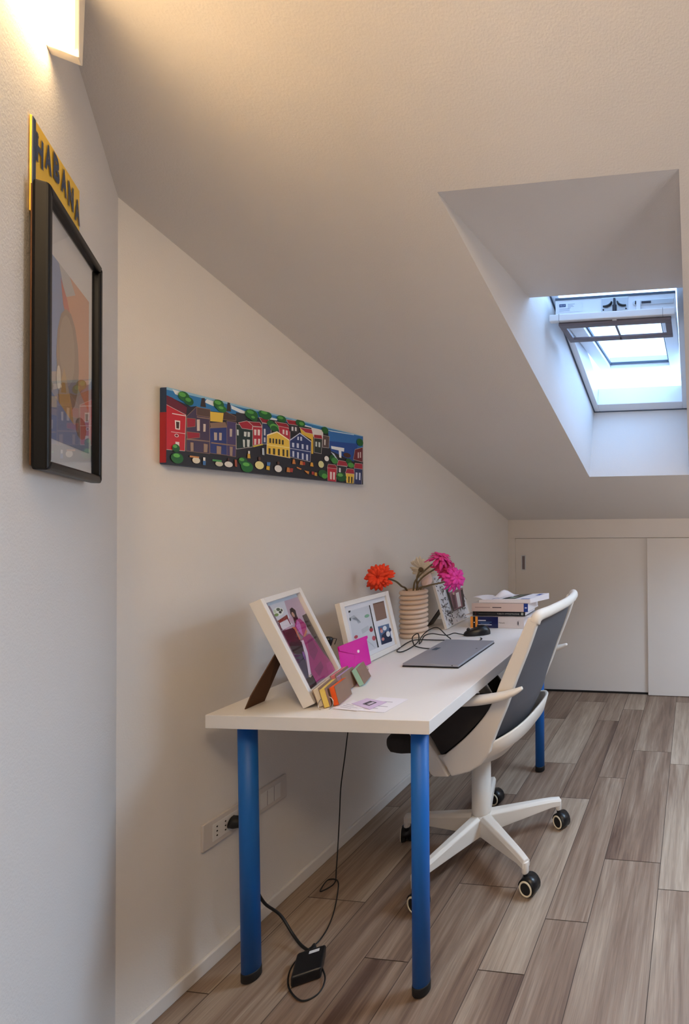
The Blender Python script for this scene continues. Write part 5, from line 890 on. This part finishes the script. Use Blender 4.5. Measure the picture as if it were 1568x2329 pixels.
pk = Lean(.2115, 1.411, 93.5, 10.7, .148, .097, .006)
pt_ = thing('plastic_pouch', 'bright pink plastic snap pouch leaning against the collage frame', 'pouch', pk.o)
m = MB()
def pkp(a, b, s_): return pk.o + pk.a * pk.w * a + pk.b * (pk.h * b + (.004 * (1 - a) * 0)) + pk.f * (.003 + s_ * .0035 * (sin(pi * a) * sin(pi * b)) ** .5)
m.grid(lambda a, b: pkp(a, b, 1), 14, 10); m.grid(lambda a, b: pkp(1 - a, b, -1), 14, 10); m.build('body', 'pink_film', pt_, sub=0)
m = MB(); fl_ = [(0, 1), (0, .86), (.5, .52), (.60, .50), (1, .92), (1, 1)]; m.prism([pk.o + pk.a * pk.w * u + pk.b * pk.h * v + pk.f * .0072 for u, v in fl_], pk.f * .0006); m.build('flap', 'pink_film', pt_, .0004)
m = MB(); m.lathe([(.0055, 0), (.0052, .0018), (.003, .0026), (0, .0026)], pk.o + pk.a * pk.w * .58 + pk.b * pk.h * .60 + pk.f * .0076, pk.f, 18); m.build('snap_button', 'snap_white', pt_)
MB().tube([pk.p(.45, .5, .0068), pk.p(.40, .02, .0045)], .0007, 6).build('seam', 'petal_magenta', pt_)

# pen pot behind the tall frame
pn = thing('pen_pot', 'dark pen pot half hidden behind the tall white frame', 'pot', (.150, 1.395, ZT))
m = MB(); m.lathe([(0, 0), (.026, 0), (.027, .002), (.029, .078), (.0275, .078), (.0255, .004), (0, .004)], (.150, 1.395, ZT + .0003), n=28); m.build('cup', 'vent_grey', pn)
def pen(name, label, cat, a, b, r, m1, m2, tip=None):
    t = thing(name, label, cat, a, 'pens in the dark pot'); a, b = V(a), V(b); d = (b - a).normalized(); L_ = (b - a).length
    m = MB(); m.lathe([(.0015, 0), (r, .012), (r, L_ - .025)], a, d, 14); m.build('barrel', m1, t)
    m = MB(); m.lathe([(r * 1.12, L_ - .025), (r * 1.15, L_ - .004), (r * .7, L_), (0, L_)], a, d, 14); c = m.build('cap', m2, t)
    if tip:
        s_ = d.orthogonal().normalized(); MB().tube([a + d * (L_ - .003) + s_ * r, a + d * (L_ - .004) + s_ * r * 1.9, a + d * (L_ - .022) + s_ * r * 1.8], .0012, 6).build('clip', m2, c)
    return t
pen('marker_pen', 'thick black marker standing in the dark pen pot', 'pen', (.143, 1.390, .722), (.174, 1.405, .845), .0110, 'black_plastic', 'black_plastic', True)
pen('marker_pen', 'white capped pen in the dark pen pot, left of the black marker', 'pen', (.158, 1.404, .722), (.153, 1.400, .842), .0066, 'snap_white', 'snap_white')
pen('marker_pen', 'yellow highlighter in the dark pen pot, mostly hidden by the tall frame', 'pen', (.152, 1.383, .722), (.140, 1.388, .842), .006, 'pages_edcf6a', 'pages_edcf6a')

# ------------------------------------------------------------------ office chair
CX, CYc = .536, 1.708
chr_ = thing('office_chair', 'white framed swivel office chair with grey mesh back, pushed under the desk', 'chair', (CX, CYc, 0))
def mir(p): return V(p[0], 2 * CYc - p[1], p[2])
# five-armed base with casters
m = MB(); m.lathe([(.030, .062), (.042, .068), (.044, .10), (.036, .135), (.0, .135)], (CX, CYc, 0), n=28); m.build('base_hub', 'chair_white', chr_)
CA = [-38, 34, 106, 180, 252]; SW = [(-.30, -.95), (-.52, -.85), (-.2, -.98), (-.9, -.4), (-.35, -.93)]
for k, a in enumerate(CA):
    d = V(cos(rad(a)), sin(rad(a)), 0); s_ = V(-d.y, d.x, 0); R = .30; m = MB(); rg = []
    for i in range(9):
        t = i / 8; r = .02 + (R - .02) * t; w_ = .023 - .009 * t; zt2 = .138 - .026 * t - (.004 * max(0, t - .85) / .15); zb = .066 + .020 * t
        if t > .95: zb = .080
        c = V(CX, CYc, 0) + d * r
        rg.append([c + s_ * x + V(0, 0, z) for x, z in ((-w_, zb), (w_, zb), (w_, zt2 - .010), (w_ * .55, zt2), (-w_ * .55, zt2), (-w_, zt2 - .010))])
    m.rings(rg, cap0=True, cap1=True, smooth=False); tp_ = V(CX, CYc, 0) + d * (R - .006); m.cyl((tp_.x, tp_.y, .062), (tp_.x, tp_.y, .100), .0115, 18); m.build('base_arm', 'chair_white', chr_, .0025)
    tip = V(CX, CYc, 0) + d * (R - .006); ax = V(SW[k][0], SW[k][1], 0).normalized(); bk = V(-ax.y, ax.x, 0)
    if bk.dot(V(.8, .6, 0)) < 0: bk = -bk
    wc = tip + bk * .016; wc.z = .0275
    m = MB(); m.cyl((tip.x, tip.y, .046), (tip.x, tip.y, .066), .0070, 14); m.cyl(wc - ax * .006, wc + ax * .006, .024, 24)
    hood = []                                                    # curved mudguard over the wheels
    for i in range(11):
        q = rad(-35 + 210 * i / 10); rr_ = .0305; c = wc + bk * cos(q) * rr_ + V(0, 0, sin(q) * rr_); ci = wc + bk * cos(q) * .0285 + V(0, 0, sin(q) * .0285)
        hood.append([c - ax * .020, c + ax * .020, ci + ax * .020, ci - ax * .020])
    m.rings(hood, cap0=True, cap1=True); cst = m.build('caster', 'black_plastic', chr_)
    for sg_ in (-1, 1):
        c0 = wc + ax * sg_ * .0075; m = MB()
        m.lathe([(.010, 0), (.0272, .0), (.0275, .002), (.0275, .011), (.0265, .0130), (.018, .0142), (0, .0142)], c0, ax * sg_, 28); wl = m.build('wheel', 'black_rubber', cst)
        m = MB(); oc = c0 + ax * sg_ * .0138; m.lathe([(.0195, -.0015), (.0195, .0012), (.0205, .0022), (.0245, .0018), (.0252, -.001)], oc, ax * sg_, 32); m.build('wheel_ring', 'caster_ring', cst)
m = MB(); m.lathe([(.0335, .13), (.0345, .145), (.0335, .37), (.0, .37)], (CX, CYc, 0), n=32); m.build('gas_column', 'chair_white', chr_)
m = MB(); m.lathe([(.037, .362), (.041, .372), (.041, .392), (0, .392)], (CX, CYc, 0), n=32); m.build('column_collar', 'vent_brown', chr_)
# bowl shaped seat shell with a raised rim round the back
def plan(xf, xr, hw, zf, off=0.0, n=40):
    P = []; xm = xr - hw * .68
    for i in range(n + 1):
        q = -pi / 2 + pi * i / n; x_ = xm + (xr - xm) * max(cos(q), 0) ** .66; y_ = hw * math.copysign(abs(sin(q)) ** .66, sin(q)); P.append(V(x_, CYc + y_, zf(x_)))
    return [V(xf, CYc - hw, zf(xf))] + P + [V(xf, CYc + hw, zf(xf))]
zl = lambda x_: .402 + .27 * max(0, x_ - .52)
zh = lambda x_: .450 + .40 * max(0, x_ - .56)
m = MB(); cl = lambda z: (lambda x_: z)
m.rings([plan(.50, .60, .07, cl(.388)), plan(.49, .66, .15, cl(.390)), plan(.485, .72, .218, zl), plan(.483, .745, .236, lambda x_: zl(x_) + .012), plan(.483, .760, .243, zh), plan(.484, .757, .240, lambda x_: zh(x_) + .006), plan(.486, .748, .232, lambda x_: zh(x_) + .004), plan(.487, .735, .224, lambda x_: zl(x_) + .02), plan(.49, .66, .15, cl(.415))], cap0=True)
m.build('seat_shell', 'chair_white', chr_)
# cushion
def cush(a, b):
    th = 2 * pi * b; x_ = .265 + .40 * a; e = min(1, (a / .10)) if a < .10 else (min(1, (1 - a) / .06) if a > .94 else 1); e = max(e, 0) ** .5
    hw = .215 * (1 - .16 * max(0, (a - .75) / .25) ** 2) * (.86 + .14 * min(1, a / .2)); zc = .463 - .02 * max(0, .3 - a) + .012 * a; c_, s_ = cos(th), sin(th)
    sq = lambda v: math.copysign(abs(v) ** .45, v)
    return V(x_, CYc + hw * sq(c_) * (.8 + .2 * e), zc + .037 * sq(s_) * e)
m = MB(); m.grid(cush, 28, 36); m.build('seat_cushion', 'chair_seat_fabric', chr_)
# mesh back, barrel shaped
PST = [(.395, .560), (.47, .625), (.53, .668), (.58, .700), (.64, .726), (.71, .757), (.80, .793), (.905, .826)]      # z, x of the side posts
def postx(z):
    for (za, xa), (zb, xb) in zip(PST, PST[1:]):
        if z <= zb: return xa + (xb - xa) * (z - za) / (zb - za)
    return PST[-1][1]
def back(a, b, o=0.0):
    z = .484 + .421 * b; hw = .222; v = 2 * a - 1; bulge = .030 + .044 * max(0, 1 - b * 1.7) ** 1.2
    return V(postx(z) - .006 + bulge * (1 - v * v) + o, CYc + hw * v, z)
m = MB(); m.grid(lambda a, b: back(a, b), 24, 30); m.build('mesh_back', 'chair_mesh', chr_, solid=.012)
# side panels, posts, top rail
lft = [(.515, .452), (.580, .505), (.640, .566), (.680, .622), (.713, .70), (.760, .805), (.806, .905)]
rgt_ = [(.842, .905), (.806, .805), (.765, .705), (.733, .62), (.705, .555), (.684, .503), (.676, .474), (.648, .436), (.610, .412), (.548, .394)]
def smooth2(L, n=4): return [(p.x, p.z) for p in crom([V(a, 0, b) for a, b in L], n)]
pan = smooth2(lft) + smooth2(rgt_[:6]) + rgt_[6:]
for sd in (0, 1):
    P = [V(x_, CYc - .247, z_) for x_, z_ in pan]
    if sd: P = [mir(p) for p in P]
    m = MB(); m.prism(P, V(0, .030 if not sd else -.030, 0)); m.build('side_panel', 'chair_white', chr_, .006, 3)
    S2 = [(.541, .392), (.509, .449), (.462, .512), (.395, .612), (.352, .612), (.405, .522), (.452, .455), (.476, .400), (.488, .390)]
    P = [V(x_, CYc - .247, z_) for x_, z_ in S2]
    if sd: P = [mir(p) for p in P]
    m = MB(); m.prism(P, V(0, .030 if not sd else -.030, 0)); m.build('arm_strut', 'chair_white', chr_, .006, 3)
    A2 = [(.792, CYc - .262, .690), (.765, CYc - .268, .677), (.72, CYc - .272, .663), (.65, CYc - .274, .651), (.56, CYc - .272, .643), (.46, CYc - .266, .636), (.385, CYc - .256, .626), (.352, CYc - .240, .606)]
    P = [V(p) for p in A2]
    if sd: P = [mir(p) for p in P]
    m = MB(); m.tube(crom(P, 6), [.006, .018, .023, .025, .025, .023, .021, .017], 16, ry=[.005, .010, .014, .015, .015, .015, .014, .012], up=(0, 0, 1)); m.build('armrest', 'chair_white', chr_)
    # dark lining filling the arm loop
    LI = [(.509, .452), (.58, .51), (.64, .572), (.69, .632), (.58, .636), (.41, .625), (.405, .606), (.47, .515)]
    if sd: LI = [(.509, .452), (.560, .49), (.50, .57), (.455, .63), (.405, .622), (.47, .515)]
    P = [V(x_, CYc - .232, z_) for x_, z_ in LI]
    if sd: P = [mir(p) for p in P]
    m = MB(); m.prism(P, V(0, .012 if not sd else -.012, 0)); m.build('arm_lining', 'chair_seat_fabric', chr_, .002)
rl = [(.823, CYc - .235, .885), (.832, CYc - .222, .905), (.852, CYc - .15, .910), (.866, CYc, .912), (.852, CYc + .15, .910), (.832, CYc + .222, .905), (.823, CYc + .235, .885)]
m = MB(); m.tube(crom(rl, 8), [.016, .018, .014, .013, .014, .018, .016], 16, ry=[.018, .018, .017, .017, .017, .020, .018], up=(0, 0, 1)); m.build('top_rail', 'chair_white', chr_)
